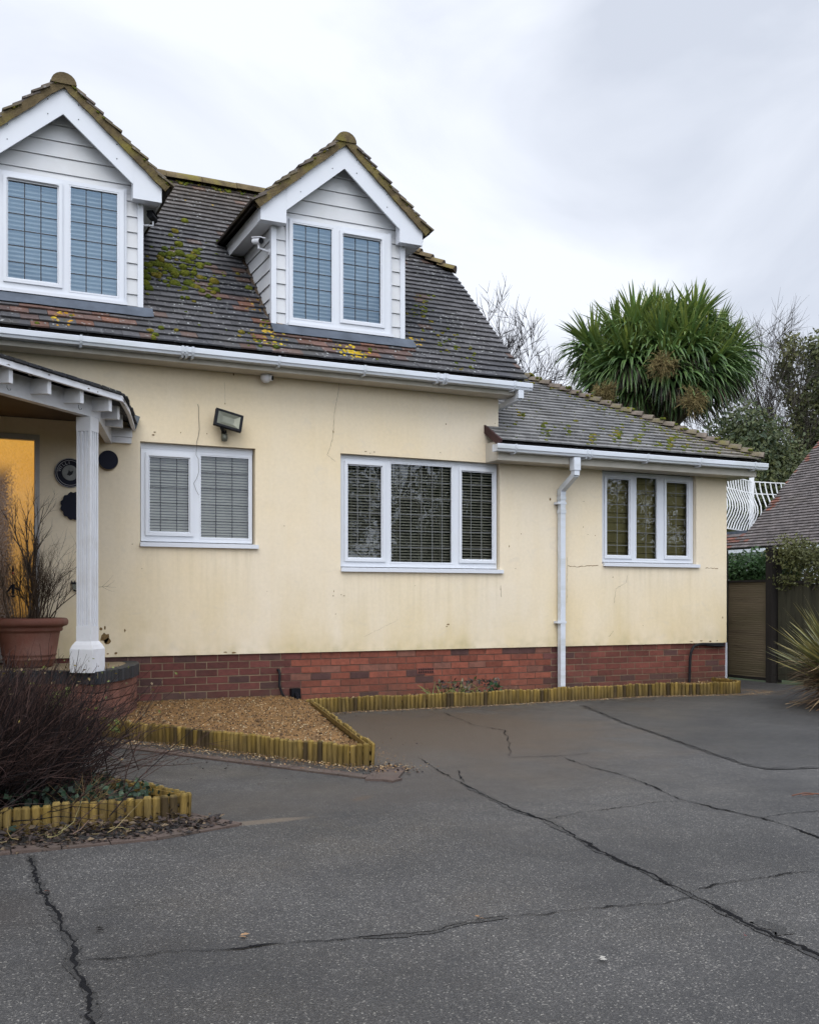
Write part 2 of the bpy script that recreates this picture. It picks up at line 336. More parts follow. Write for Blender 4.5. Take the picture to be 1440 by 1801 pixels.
M['panel'] = pm('stained_fence_board', (.135, .105, .066), .85, .35, 7, .7, 55, stretch=(1, .12, 1.5), dirt=(.06, .055, .025), dirt_amt=.8, dirt_scale=3.5)
M['post'] = pm('dark_stained_post', (.013, .010, .008), .9, .35, 8, .5, 40, stretch=(3, 3, .4))
M['greenwood'] = pm('algae_fence_board', (.036, .034, .02), .85, .35, 7, .6, 50, stretch=(3, 3, .5))
M['engbrick'] = pm('blue_engineering_brick', None, .6, .3, 10, .3, 60)
M['slab'] = pm('step_slab', (.24, .185, .115), .8, .3, 5, .3, 50)
M['soffitdark'] = pm('brown_porch_ceiling', (.06, .043, .03), .8, .2, 5)
M['white_metal'] = pm('white_painted_metal', (.78, .79, .80), .4, .04, 5)
M['grey'] = pm('grey_reflector', (.15, .155, .12), .4, .15, 12, metal=.4)
M['greybox'] = pm('slate_grey_metal', (.09, .105, .115), .5, .15, 8)
M['rot'] = pm('rotten_timber', (.06, .045, .033), .95, .5, 30, .6, 60)
M['chip'] = pm('exposed_render', (.16, .10, .04), .95, .4, 40, .6, 90)
M['hair'] = pm('render_crack_line', (.22, .18, .12), .95, .3, 20)
M['red'] = pm('red_bead', (.3, .02, .02), .4, .1, 5)
M['letter'] = pm('silver_lettering', (.34, .34, .36), .5, .1, 5)
M['navy'] = pm('navy_enamel', (.005, .006, .016), .5, .2, 5, spec=.12)

# ---------------------------------------------------------------- ground, driveway
b = MB(); b.poly([(-900, -900, -.05), (900, -900, -.05), (900, 900, -.05), (-900, 900, -.05)]); b.build('ground', M['grass'], kind='structure')
b = MB(); b.poly([(-16, -26, 0), (10.45, -26, 0), (10.45, 5, 0), (-16, 5, 0)]); b.build('driveway', M['asphalt'], kind='structure')
b = MB()
pp = [(1025, 1241), (1090, 1269), (1180, 1300), (1250, 1325), (1310, 1345), (1350, 1353), (1400, 1352), (1470, 1349)]
edge = [onZ(x, y, .005) for x, y in pp]
b.poly([(p.x, p.y, .005) for p in edge] + [(7.2, -5.6, .005), (10.3, -4.4, .005), (10.3, -.75, .005), (7.5, -.75, .005)][0:4]); b.build('driveway_patch', M['patch'], kind='structure')

def ribbon(mb, pix, w0, w1, z=.004, jitter=.007, step=.022, close=(.3, .3)):
    P = [onZ(x, y) for x, y in pix]; pts = []
    for a, c in zip(P, P[1:]):
        n = max(2, int((c - a).length / step))
        pts += [a.lerp(c, i / n) for i in range(n)]
    pts.append(P[-1]); n = len(pts); prev = None
    sd_ = R.random() * 50
    for i, p in enumerate(pts):
        d = (pts[min(i + 1, n - 1)] - pts[max(0, i - 1)]).normalized(); s = V((-d.y, d.x, 0)); t = i / (n - 1)
        wd = (w0 + (w1 - w0) * t) * max(.42, .75 + 1.5 * noise.noise((p.x * 7, p.y * 7, sd_)))
        wd *= .9 * R.uniform(.65, 1.35) * min(1, .25 + i * .2, .25 + (n - 1 - i) * .2)
        q = p + s * (jitter * 3.2 * noise.noise((p.x * 6, p.y * 6, sd_ + 9)) + jitter * 1.8 * noise.noise((p.x * 24, p.y * 24, sd_)) + R.uniform(-jitter, jitter) * .75)
        cur = (mb.vert((q + s * wd / 2).to_tuple()[:2] + (z,)), mb.vert((q - s * wd / 2).to_tuple()[:2] + (z,)))
        if prev: mb.face([prev[0], prev[1], cur[1], cur[0]])
        if wd > .008 and R.random() < .55:      # crumbled edge bits
            for _ in range(2):
                e = q + s * R.uniform(-1, 1) * (wd * 1.1 + .006); r = R.uniform(.002, .0055)
                a0 = R.random() * 6; mb.poly([(e.x + r * math.cos(a0 + k * 1.57), e.y + r * math.sin(a0 + k * 1.57), z + .0008) for k in range(4)])
        prev = cur
b = MB()
A_ = [(735, 1332), (770, 1355), (815, 1380), (855, 1400), (905, 1425), (960, 1442), (1000, 1465), (1040, 1490), (1085, 1512), (1130, 1532), (1175, 1555), (1215, 1575)]
ribbon(b, A_, .008, .015)
ribbon(b, [(1215, 1575), (1265, 1600), (1310, 1625), (1350, 1643), (1395, 1663), (1440, 1682), (1500, 1706)], .014, .017)
ribbon(b, [(1215, 1572), (1240, 1562), (1280, 1553), (1340, 1545), (1395, 1536), (1450, 1531)], .012, .007)
ribbon(b, [(1217, 1577), (1165, 1590), (1110, 1594), (1030, 1600), (960, 1608), (890, 1613), (820, 1622)], .010, .007)
ribbon(b, [(820, 1622), (760, 1640), (700, 1645), (600, 1653), (500, 1660)], .006, .009)
ribbon(b, [(500, 1660), (380, 1670), (300, 1676), (240, 1685), (190, 1688), (135, 1692)], .012, .009)
ribbon(b, [(55, 1505), (66, 1540), (75, 1570), (88, 1590), (100, 1612), (115, 1640), (125, 1665), (133, 1695), (142, 1725), (155, 1755), (165, 1785), (178, 1830)], .012, .016)
ribbon(b, [(985, 1332), (1040, 1350), (1100, 1365), (1150, 1385), (1200, 1408), (1260, 1423), (1340, 1440), (1400, 1460), (1460, 1482)], .010, .012)
ribbon(b, [(960, 1442), (1030, 1428), (1100, 1420), (1150, 1412), (1200, 1409)], .007, .008)
ribbon(b, [(1340, 1440), (1390, 1430), (1450, 1426)], .008, .006)
ribbon(b, [(885, 1283), (893, 1300), (897, 1331)], .010, .008)
ribbon(b, [(780, 1253), (830, 1275), (888, 1285)], .006, .009)
ribbon(b, [(890, 1333), (985, 1330), (1050, 1324)], .008, .006)
ribbon(b, [(808, 1355), (812, 1378)], .011, .009)
ribbon(b, [(0, 1630), (60, 1625), (100, 1615)], .003, .003)
ribbon(b, pp[:6] + [(1470, 1349)], .010, .008, z=.0065, jitter=.004)
b.build('driveway_crack', M['crack'], kind='structure')
def worn(pix, w_):
    P = [onZ(x, y) for x, y in pix]; prev = None; pts = []
    for a, c in zip(P, P[1:]):
        n = max(2, int((c - a).length / .03)); pts += [a.lerp(c, i / n) for i in range(n)]
    for i, p in enumerate(pts[:-1]):
        d = (pts[i + 1] - p).normalized(); s_ = V((-d.y, d.x, 0)); l, r = (w_ * R.uniform(.3, 1.0) * (.5 + 1.2 * abs(noise.noise((p.x * 4, p.y * 4, k)))) for k in (1, 9))
        cur = (wb.vert((p.x + s_.x * l, p.y + s_.y * l, .0025)), wb.vert((p.x - s_.x * r, p.y - s_.y * r, .0025)))
        if prev: wb.face([prev[0], prev[1], cur[1], cur[0]])
        prev = cur
wb = MB(); worn(A_[2:] + [(1265, 1600), (1310, 1625), (1350, 1643), (1395, 1663), (1440, 1682), (1500, 1706)], .035)
worn([(55, 1505), (66, 1540), (75, 1570), (88, 1590), (100, 1612), (115, 1640), (125, 1665), (133, 1695), (142, 1725), (155, 1755), (165, 1785), (178, 1830)], .03)
worn([(1320, 1622), (1350, 1630), (1400, 1655)], .06); worn([(890, 1613), (820, 1622), (760, 1640), (700, 1645), (600, 1653)], .03); worn(pp[:6] + [(1470, 1349)], .045)
wb.build('worn_crack_edge', M['worn'], kind='structure')

def blobpoly(pix, z, amp=.02, sub=6):
    P = [onZ(x, y) for x, y in pix]; out = []
    for i, a in enumerate(P):
        c = P[(i + 1) % len(P)]
        for k in range(sub):
            q = a.lerp(c, k / sub); out.append((q.x + amp * noise.noise((q.x * 6, q.y * 6, 1)), q.y + amp * noise.noise((q.x * 6, q.y * 6, 7)), z))
    return out

# ---------------------------------------------------------------- house shell
XL, XM, XE = -4.2, 5.965, 9.405
HS = thing('house', 'cream rendered house with two white dormers, brick plinth and low side extension', 'house', (2.6, 0, 0))
WIN = {'w1': (1.872, 3.050, 1.70, 2.724), 'w2': (4.0, 5.985, 1.487, 2.735), 'w3': (7.43, 8.90, 1.585, 2.752)}
DOOR = (-.45, .93, .56, 2.72)
holes = list(WIN.values()) + [DOOR]
b = MB()
xs = sorted({XL, XE, XM} | {v for h in holes for v in h[:2]} | {XL + i * .9 for i in range(1, 15) if XL + i * .9 < XE})
zs = sorted({.56, .587, 2.80, 3.56, 3.2} | {v for h in holes for v in h[2:]})
for x0, x1 in zip(xs, xs[1:]):
    for z0, z1 in zip(zs, zs[1:]):
        xm, zm = (x0 + x1) / 2, (z0 + z1) / 2
        if any(h[0] < xm < h[1] and h[2] < zm < h[3] for h in holes): continue
        if (zm > 2.8 and xm > XM) or zm < .587: continue
        b.poly([(x0, 0, z0), (x1, 0, z0), (x1, 0, z1), (x0, 0, z1)])
for x0, x1, z0, z1 in holes:
    y = .12
    b.poly([(x0, 0, z0), (x0, 0, z1), (x0, y, z1), (x0, y, z0)]); b.poly([(x1, 0, z0), (x1, y, z0), (x1, y, z1), (x1, 0, z1)])
    b.poly([(x0, 0, z1), (x1, 0, z1), (x1, y, z1), (x0, y, z1)]); b.poly([(x0, 0, z0), (x0, y, z0), (x1, y, z0), (x1, 0, z0)])
b.poly([(XL, 0, .587), (XM, 0, .587), (XM, .06, .587), (XL, .06, .587)]); b.poly([(XM, 0, .587), (XE, 0, .587), (XE, .06, .587), (XM, .06, .587)])
b.poly([(XE, 0, .587), (XE, 5.1, .587), (XE, 5.1, 2.8), (XE, 0, 2.8)])
b.poly([(XM, 0, 2.8), (XM, 5.3, 2.8), (XM, 5.3, 3.9), (XM, 3.9, 5.3), (XM, 1.4, 5.3), (XM, 0, 3.56)])
b.poly([(XL, 5.3, 0), (XM, 5.3, 0), (XM, 5.3, 3.6), (XL, 5.3, 3.6)]); b.poly([(XM, 5.1, 0), (XE, 5.1, 0), (XE, 5.1, 2.8), (XM, 5.1, 2.8)])
b.poly([(XL, 0, 0), (XL, 5.3, 0), (XL, 5.3, 3.8), (XL, 2.6, 6.3), (XL, 0, 3.6)])
WALL = b.build('wall', M['wall'], HS)
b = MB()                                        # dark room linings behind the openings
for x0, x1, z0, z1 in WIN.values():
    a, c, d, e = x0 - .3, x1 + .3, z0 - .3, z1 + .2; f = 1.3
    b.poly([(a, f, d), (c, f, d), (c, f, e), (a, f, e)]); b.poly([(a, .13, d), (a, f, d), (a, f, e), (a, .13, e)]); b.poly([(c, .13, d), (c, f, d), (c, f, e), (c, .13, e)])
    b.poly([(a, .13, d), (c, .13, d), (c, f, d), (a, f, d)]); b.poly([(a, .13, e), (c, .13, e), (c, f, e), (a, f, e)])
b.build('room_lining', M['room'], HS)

# brick plinth
b = MB(); by = .022
for r in range(9):
    zt = .582 - r * .075; zb = zt - .064; x = XL + (0 if r % 2 else -.1125)
    while x < XE - .02:
        bl = .2145; x1 = min(x + bl, XE)
        if x1 > -.9:
            if x < 3.42: c = jit((.10, .032, .026), .28)
            elif x < 6.55: c = jit((.185, .056, .034), .25)
            elif x < 6.78: c = jit((.09, .035, .03), .3)
            else: c = jit((.125, .04, .029), .28)
            if R.random() < .12: c = jit((.07, .034, .03), .2)
            if 3.42 < x < 6.5 and R.random() < .12: c = jit((.17, .072, .05), .1)
            b.c = c; o = R.uniform(-.002, .002)
            b.box(max(x, XL), x1, by + o, by + .06, zb + R.uniform(-.001, .001), zt + R.uniform(-.001, .001))
        x += bl + .0105
b.m = 1; b.poly([(XL, by + .006, -.1), (3.37, by + .006, -.1), (3.37, by + .006, .587), (XL, by + .006, .587)])
b.m = 2; b.poly([(3.37, by + .006, -.1), (6.7, by + .006, -.1), (6.7, by + .006, .587), (3.37, by + .006, .587)])
b.m = 1; b.poly([(6.7, by + .006, -.1), (XE, by + .006, -.1), (XE, by + .006, .587), (6.7, by + .006, .587)])
b.c = (.12, .04, .03); b.m = 0; b.poly([(XE, by, -.1), (XE, 5.1, -.1), (XE, 5.1, .587), (XE, by, .587)])
PL = b.build('plinth', [M['brick'], M['mortar'], M['mortar_dark']], HS)
b = MB()
ax, az = 4.93, .35; b.box(ax, ax + .215, by - .004, by + .02, az - .034, az + .034); b.m = 1
for i in range(7):
    for j in range(2): b.box(ax + .012 + i * .028, ax + .03 + i * .028, by - .0065, by - .002, az - .026 + j * .03, az - .006 + j * .03)
b.c = (.16, .055, .04); b.col = [b.c] * len(b.v)
b.build('air_brick', [M['brick'], M['black']], PL)
b = MB(); b.box(XE - .004, XE + .006, -.004, .03, 0, .587); b.build('corner_trim', M['gutter'], PL)

# wall damage: hairline cracks, chipped paint
def wall_line(mb, pix, wd, Y=-.0015, jitter=.004):
    P = [onY(x, y) for x, y in pix]; prev = None; pts = []
    for a, c in zip(P, P[1:]):
        n = max(2, int((c - a).length / .02)); pts += [a.lerp(c, i / n) for i in range(n)]
    pts.append(P[-1])
    for i, p in enumerate(pts):
        d = (pts[min(i + 1, len(pts) - 1)] - pts[max(i - 1, 0)]).normalized(); s = V((-d.z, 0, d.x)); q = p + s * R.uniform(-jitter, jitter); wv = wd * R.uniform(.4, 1.3)
        cur = (mb.vert((q.x + s.x * wv / 2, Y, q.z + s.z * wv / 2)), mb.vert((q.x - s.x * wv / 2, Y, q.z - s.z * wv / 2)))
        if prev: mb.face([prev[0], prev[1], cur[1], cur[0]])
        prev = cur
for pts_, wd_, jt_, mk_ in [
    ([(597, 668), (595, 690), (588, 725), (586, 765), (580, 790), (575, 800), (590, 812)], .004, .004, 'hair'), ([(395, 672), (396, 710)], .0025, .004, 'hair'),
    ([(997, 995), (1015, 997), (1033, 995), (1052, 994)], .007, .006, 'chip'), ([(1240, 999), (1262, 1000)], .008, .006, 'chip'),
    ([(1103, 1012), (1100, 1025), (1083, 1035), (1079, 1060)], .004, .006, 'hair'), ([(880, 1030), (881, 1050)], .006, .004, 'hair'),
    ([(1070, 1120), (1078, 1110)], .005, .004, 'hair'), ([(640, 1120), (700, 1090)], .0015, .004, 'hair'), ([(997, 980), (996, 1060)], .003, .004, 'hair')]:
    b = MB(); wall_line(b, pts_, wd_, jitter=jt_); b.build('wall_crack', M[mk_], WALL)
def chip(x, y, rx, rz, n=9, Y=-.0025):
    b = MB(); c = onY(x, y); s = R.random() * 99
    b.poly([(c.x + rx * math.cos(2 * math.pi * k / n) * (1 + .8 * noise.noise((k * 1.7, s, 0))), Y, c.z + rz * math.sin(2 * math.pi * k / n) * (1 + .8 * noise.noise((k * 1.3, s, 5)))) for k in range(n)]); b.build('paint_chip', M['chip'], WALL)
for x, y, rx, rz in [(186, 1122, .036, .05), (190, 1128, .03, .03), (178, 1106, .014, .016), (185, 1104, .008, .02), (204, 1149, .016, .01), (190, 1150, .012, .006), (220, 1109, .006, .014), (411, 1148, .025, .008), (396, 1147, .02, .006),
                     (967, 878, .012, .017), (411, 659, .006, .014), (396, 710, .005, .008), (364, 763, .006, .006), (318, 761, .006, .006), (586, 759, .006, .016), (784, 746, .008, .008), (870, 745, .006, .004), (895, 961, .006, .012), (906, 1000, .005, .006), (880, 1036, .004, .02), (916, 939, .006, .006),
                     (643, 794, .012, .004), (651, 797, .006, .008), (658, 795, .008, .006), (774, 796, .006, .005), (600, 1046, .006, .004), (605, 1048, .01, .004), (587, 1040, .003, .01), (586, 1048, .004, .008), (270, 765, .014, .006), (272, 760, .012, .005), (233, 957, .004, .006), (250, 1000, .004, .004),
                     (500, 925, .004, .006), (1026, 882, .006, .004), (1025, 927, .008, .004), (1033, 940, .006, .004), (1046, 942, .006, .006), (788, 1098, .02, .008), (785, 1102, .012, .006), (1077, 1015, .006, .008), (1270, 1086, .008, .012), (1232, 1127, .03, .006), (1248, 1128, .02, .008), (1260, 1127, .012, .006), (1215, 1128, .025, .004), (590, 1080, .004, .006), (470, 1040, .003, .004), (730, 1030, .003, .004), (1130, 1100, .004, .006)]:
    chip(x, y, rx, rz)

# ---------------------------------------------------------------- roof tiles
def tiles(mb, O, u, v, n, rows, gauge, tw, umin, umax, skip=None, colfn=None, h=.021, t=.011, reveal=1.6):
    O, u, v, n = V(O), V(u), V(v), V(n)
    for r in range(rows):
        v0 = r * gauge; vm = v0 + gauge * .5
        a, c = umin(vm), umax(vm); k0 = math.floor(a / tw) - 1; k1 = math.ceil(c / tw) + 1
        sag = .006 * noise.noise((r * .7, 3, 1))
        for k in range(k0, k1):
            ua = (k + (.5 if r % 2 else 0)) * tw; ub = ua + tw - R.uniform(.001, .004)
            ua, ub = max(ua, a), min(ub, c)
            if ub - ua < .015: continue
            um = (ua + ub) / 2
            if skip and skip(um, vm): continue
            mb.c = colfn(um, vm) if colfn else (.07, .06, .06)
            dj = R.uniform(-.004, .004) + sag * math.sin(um * 1.3 + r); lift = R.uniform(0, .004); dv_ = R.uniform(-.003, .003)
            def pt(uu, vv, hh): return O + u * uu + v * vv + n * hh
            vb = v0 + dj; vt = v0 + gauge * reveal; hb = h + lift
            bot = [pt(ua, vb - dv_, hb), pt(ub, vb + dv_, hb), pt(ub, vt, 0), pt(ua, vt, 0)]
            top = [pt(ua, vb - dv_, hb + t), pt(ub, vb + dv_, hb + t), pt(ub, vt, t), pt(ua, vt, t)]
            i = [mb.vert(p) for p in bot]; j = [mb.vert(p) for p in top]
            mb.face([j[0], j[1], j[2], j[3]]); mb.face([i[0], i[1], j[1], j[0]]); mb.face([i[1], i[2], j[2], j[1]]); mb.face([i[3], i[0], j[0], j[3]]); mb.face(i[::-1])
PIT = rad(43.7); CP, SP = math.cos(PIT), math.sin(PIT); TP = SP / CP
EY, EZ = -.30, 3.645
RO = V((0, EY, EZ)); RV = V((0, CP, SP)); RN = V((0, -SP, CP))
RIDGE_V = (2.60 - EY) / CP; VERGE = 6.17; HIP_V = (1.5 - EY) / CP; HIP_X = 4.75
def roofP(u, v, hgt=.03): return RO + V((u, 0, 0)) + RV * v + RN * (hgt + (.008 if hgt > .012 else 0))
def px_roof(x, y):
    d = ray(x, y); t = RN.dot(RO + RN * .03 - CAM) / RN.dot(d); p = CAM + d * t; return p.x, (p - RO).dot(RV)
def main_umax(v): return VERGE if v < HIP_V else VERGE + (HIP_X - VERGE) * (v - HIP_V) / (RIDGE_V - HIP_V)
DORM = {'a': 1.14, 'b': 4.03}
def in_dormer(u, v):
    y = EY + v * CP
    z = EZ + (y - EY) * TP
    return any(abs(u - c) < min(.74, (5.98 - z) / .865) and .2 < y < 2.2 for c in DORM.values())
def main_col(u, v):
    k = noise.noise((u * 1.1, v * 1.1, 2)); c = lerp((.043, .044, .050), (.072, .070, .073), max(0, min(1, .5 + k)))
    top = v / RIDGE_V
    if top > .6: c = lerp(c, (.085, .068, .053), (top - .6) / .4 * .8)
    red = 0
    for cx in DORM.values():
        if abs(u - cx) < .95 and v < .60: red = max(red, min(1, (.95 - abs(u - cx)) * 2.2) * (.5 if v < .2 else 1) * (1 if v > .1 else .5))
        if cx - 1.25 < u < cx - .70 and v < 1.15: red = max(red, .55 * (1 - abs(u - cx + .92) * 2.5))
    if R.random() < red * .75: c = lerp(c, (.15, .066, .04), R.uniform(.25, .85))
    if R.random() < .06: c = lerp(c, (.105, .06, .042), .6)
    return jit(c, .22)
b = MB()
tiles(b, RO, (1, 0, 0), RV, RN, int(RIDGE_V / .112) + 1, .112, .165, lambda v: -1.4, main_umax, in_dormer, main_col, .030, .017)
b.c = (.045, .04, .04)
b.poly([roofP(XL - .2, .02, -.01), roofP(3.24 - 2.89 + .02, .02, -.01), roofP(3.24 - 2.89 + .02, RIDGE_V, -.01), roofP(XL - .2, RIDGE_V, -.01)])
b.poly([roofP(.37, .02, -.01), roofP(1.90, .02, -.01), roofP(1.90, .53, -.01), roofP(.37, .53, -.01)])
b.poly([roofP(1.90, .02, -.01), roofP(3.26, .02, -.01), roofP(3.26, RIDGE_V, -.01), roofP(1.90, RIDGE_V, -.01)])
b.poly([roofP(3.26, .02, -.01), roofP(4.79, .02, -.01), roofP(4.79, .53, -.01), roofP(3.26, .53, -.01)])
b.poly([roofP(4.79, .02, -.01), roofP(VERGE - .01, .02, -.01), roofP(VERGE - .01, HIP_V, -.01), roofP(4.79, RIDGE_V - .03, -.01)])
RY, RZ = 2.60, EZ + (2.60 - EY) * TP
b.poly([roofP(VERGE, HIP_V, 0), V((HIP_X, RY, RZ)), V((VERGE, 3.7, EZ + 1.8 * TP))])
b.poly([V((XL - .2, RY, RZ)), V((HIP_X, RY, RZ)), V((VERGE, 3.7, EZ + 1.8 * TP)), V((VERGE, 5.5, EZ)), V((XL - .2, 5.5, EZ))])
b.hull([roofP(VERGE - .11, .05, -.02), roofP(VERGE - .02, .05, -.02), roofP(VERGE - .02, .05, .012), roofP(VERGE - .11, .05, .012)], [roofP(VERGE - .11, HIP_V, -.02), roofP(VERGE - .02, HIP_V, -.02), roofP(VERGE - .02, HIP_V, .012), roofP(VERGE - .11, HIP_V, .012)])
ROOF = b.build('roof', M['tile'], HS)
def arch_piece(mb, p, d, ln, r0, r1, up, sq=.8, n=7, cap_m=None):
    """a half-round tile lying along d: open below, its exposed end capped"""
    d = V(d).normalized(); s = d.cross(V(up)).normalized(); u = s.cross(d).normalized(); p = V(p)
    ring = lambda c, r: [c + s * (r * math.cos(math.pi * k / (n - 1))) + u * (r * sq * math.sin(math.pi * k / (n - 1))) for k in range(n)]
    a = [mb.vert(q) for q in ring(p, r0)]; c = [mb.vert(q) for q in ring(p + d * ln, r1)]
    mb.smooth = True
    for k in range(n - 1): mb.face([a[k], a[k + 1], c[k + 1], c[k]])
    mb.smooth = False; m0 = mb.m
    if cap_m is not None: mb.m = cap_m
    mb.poly(ring(p, r0 * .99)); mb.poly(ring(p + d * ln, r1)[::-1]); mb.m = m0
x = -1.4
while x < HIP_X:
    b = MB(); arch_piece(b, (x, RY, RZ + .015 + R.uniform(-.006, .006)), (1, R.uniform(-.01, .01), R.uniform(-.008, .008)), .445, .125, .125, (0, 0, 1), .85, cap_m=1); b.build('ridge_tile', [M['ridge'], M['hipend']], ROOF); x += .45
ha, hb_ = roofP(VERGE, HIP_V, .02), V((HIP_X, RY, RZ))
N_ = 12
for i in range(N_):
    p = ha.lerp(hb_, i / N_); d = (hb_ - ha).normalized(); d = (d + V((0, 0, -.17))).normalized()
    b = MB(); arch_piece(b, p + V((0, 0, .045)), d, .24, .10, .085, (0, 0, 1), .75, cap_m=1); b.build('hip_tile', [M['ridge'], M['hipend']], ROOF)

# moss cushions and lichen on the tiles
def cushion(mb, c, n, r, hgt):
    n = V(n); a = n.orthogonal().normalized(); q = n.cross(a); s = R.random() * 90; rings = []
    base = lerp((.05, .068, .010), (.105, .112, .014), R.random()); mb.smooth = True
    if R.random() < .25: base = lerp(base, (.16, .115, .02), .6)
    for k, (rr, hh) in enumerate([(1.0, -.1), (1.02, .3), (.86, .68), (.55, .92), (.2, 1.0)]):
        ring = []
        for j in range(10):
            an = 2 * math.pi * j / 10; wv = 1 + .38 * noise.noise((math.cos(an) * 1.2 + s, math.sin(an) * 1.2, k * .4))
            mb.c = jit(lerp(base, (.035, .042, .01), max(0, .55 - hh)), .25)
            ring.append(mb.vert(V(c) + (a * math.cos(an) + q * math.sin(an)) * r * rr * wv + n * hgt * hh * (1 + .25 * noise.noise((an, s, k)))))
        rings.append(ring)
    for A, B in zip(rings, rings[1:]):
        for j in range(10): mb.face([A[j], A[(j + 1) % 10], B[(j + 1) % 10], B[j]])
    mb.face(rings[-1]); mb.smooth = False
b = MB()
for x, y, s in [(325, 390, .05), (308, 408, .05), (300, 415, .04), (315, 432, .055), (316, 448, .07), (300, 450, .065), (285, 450, .05), (330, 462, .06), (335, 455, .07), (352, 468, .05), (352, 472, .045), (366, 466, .04), (280, 467, .06), (296, 470, .065), (304, 478, .055), (322, 472, .05),
                (325, 483, .055), (313, 481, .04), (283, 460, .06), (270, 465, .05), (266, 478, .06), (272, 485, .05), (290, 482, .045), (258, 490, .06), (278, 490, .05), (262, 508, .05), (308, 485, .055), (307, 500, .06), (312, 503, .05), (332, 500, .06), (340, 505, .05), (346, 507, .05), (325, 508, .04),
                (352, 490, .055), (360, 492, .04), (376, 497, .055), (370, 503, .04), (380, 512, .05), (375, 516, .04), (366, 523, .045), (355, 513, .04), (385, 527, .03), (320, 525, .03), (340, 483, .05), (298, 492, .04), (260, 468, .05), (256, 500, .06), (255, 480, .05), (290, 440, .05), (303, 438, .04), (345, 445, .045), (352, 440, .03),
                (393, 425, .045), (418, 484, .035), (438, 508, .05), (265, 584, .045), (274, 590, .04), (310, 582, .03), (283, 578, .035), (425, 586, .035), (485, 612, .04), (270, 595, .03), (327, 550, .02), (372, 552, .02)]:
    u, v = px_roof(x, y); cushion(b, roofP(u, v, .025), RN, s * R.uniform(.75, 1.05), s * R.uniform(.55, .8))
for _ in range(75):
    x, y = R.gauss(315, 32), R.gauss(474, 24)
    if x < 258: continue
    u, v = px_roof(x, y); s = R.uniform(.012, .032); cushion(b, roofP(u, v, .028), RN, s, s * .7)
for x, y, n, sp in [(738, 545, 18, 10), (745, 530, 12, 8), (735, 555, 12, 8), (770, 600, 9, 9), (800, 615, 7, 9), (785, 605, 8, 12), (810, 640, 6, 8), (830, 625, 6, 9), (715, 595, 8, 7), (640, 625, 8, 15), (470, 575, 12, 12), (455, 600, 12, 14), (90, 570, 8, 20), (345, 600, 8, 30), (820, 655, 8, 16), (760, 575, 8, 12)]:
    for _ in range(n):
        u, v = px_roof(R.gauss(x, sp), R.gauss(y, sp * .8)); s = R.uniform(.010, .026)
        if v > .02 and u < VERGE - .05 and not in_dormer(u, v): cushion(b, roofP(u, v, .026), RN, s, s * .7)
for _ in range(60):
    u = R.uniform(1.9, 3.9); cushion(b, roofP(u, RIDGE_V - R.uniform(.0, .14), .03), RN, R.uniform(.012, .03), .018)
b.build('moss', M['moss'], ROOF, kind='stuff')
b = MB()
def lich(x, y, n, sp, col, smin=.006, smax=.022):
    for _ in range(int(n * .75)):
        u, v = px_roof(R.gauss(x, sp), R.gauss(y, sp * .55)); r = R.uniform(smin, smax)
        if v < .02 or v > RIDGE_V - .1 or in_dormer(u, v): continue
        vv = round(v / .112) * .112; v = vv + R.uniform(.01, .10); hgt = .021 * (1 - (v - vv) / (.112 * 1.6)) + .013
        s = R.random() * 50; b.c = jit(col, .3); nrm = (RN + RV * .117).normalized()
        b.poly([roofP(u + r * math.cos(k * .785) * (1 + .5 * noise.noise((k, s, 0))), v + r * math.sin(k * .785) * (1 + .5 * noise.noise((k, s, 3))), hgt + .005 + .0015 * R.random()) for k in range(8)])
lich(622, 628, 60, 11, (.36, .25, .02)); lich(608, 622, 25, 10, (.36, .27, .02)); lich(640, 633, 20, 8, (.38, .24, .02)); lich(480, 590, 30, 9, (.30, .20, .025)); lich(475, 578, 22, 9, (.26, .17, .025)); lich(490, 610, 22, 10, (.33, .25, .03))
lich(120, 570, 26, 18, (.38, .20, .02)); lich(103, 566, 14, 6, (.36, .26, .03)); lich(735, 605, 25, 10, (.33, .22, .03)); lich(450, 545, 18, 8, (.22, .13, .03)); lich(260, 600, 15, 10, (.3, .25, .04)); lich(335, 320, 30, 60, (.25, .17, .035)); lich(460, 600, 30, 14, (.3, .22, .03))
for _ in range(420):
    u, v = R.uniform(0.3, 6.1), R.random() ** 1.7 * 3.6
    if v < .03 or in_dormer(u, v) or u > main_umax(v) - .05: continue
    vv = math.floor(v / .112) * .112; v = vv + R.uniform(.01, .10); r = R.uniform(.004, .012); hgt = .021 * (1 - (v - vv) / (.112 * 1.6)) + .013; b.c = jit((.30, .31, .31), .4)
    b.poly([roofP(u + r * math.cos(k * 1.05) * R.uniform(.6, 1.2), v + r * math.sin(k * 1.05) * R.uniform(.6, 1.2), hgt + .006) for k in range(6)])
b.build('lichen', M['lichen'], ROOF, kind='stuff')

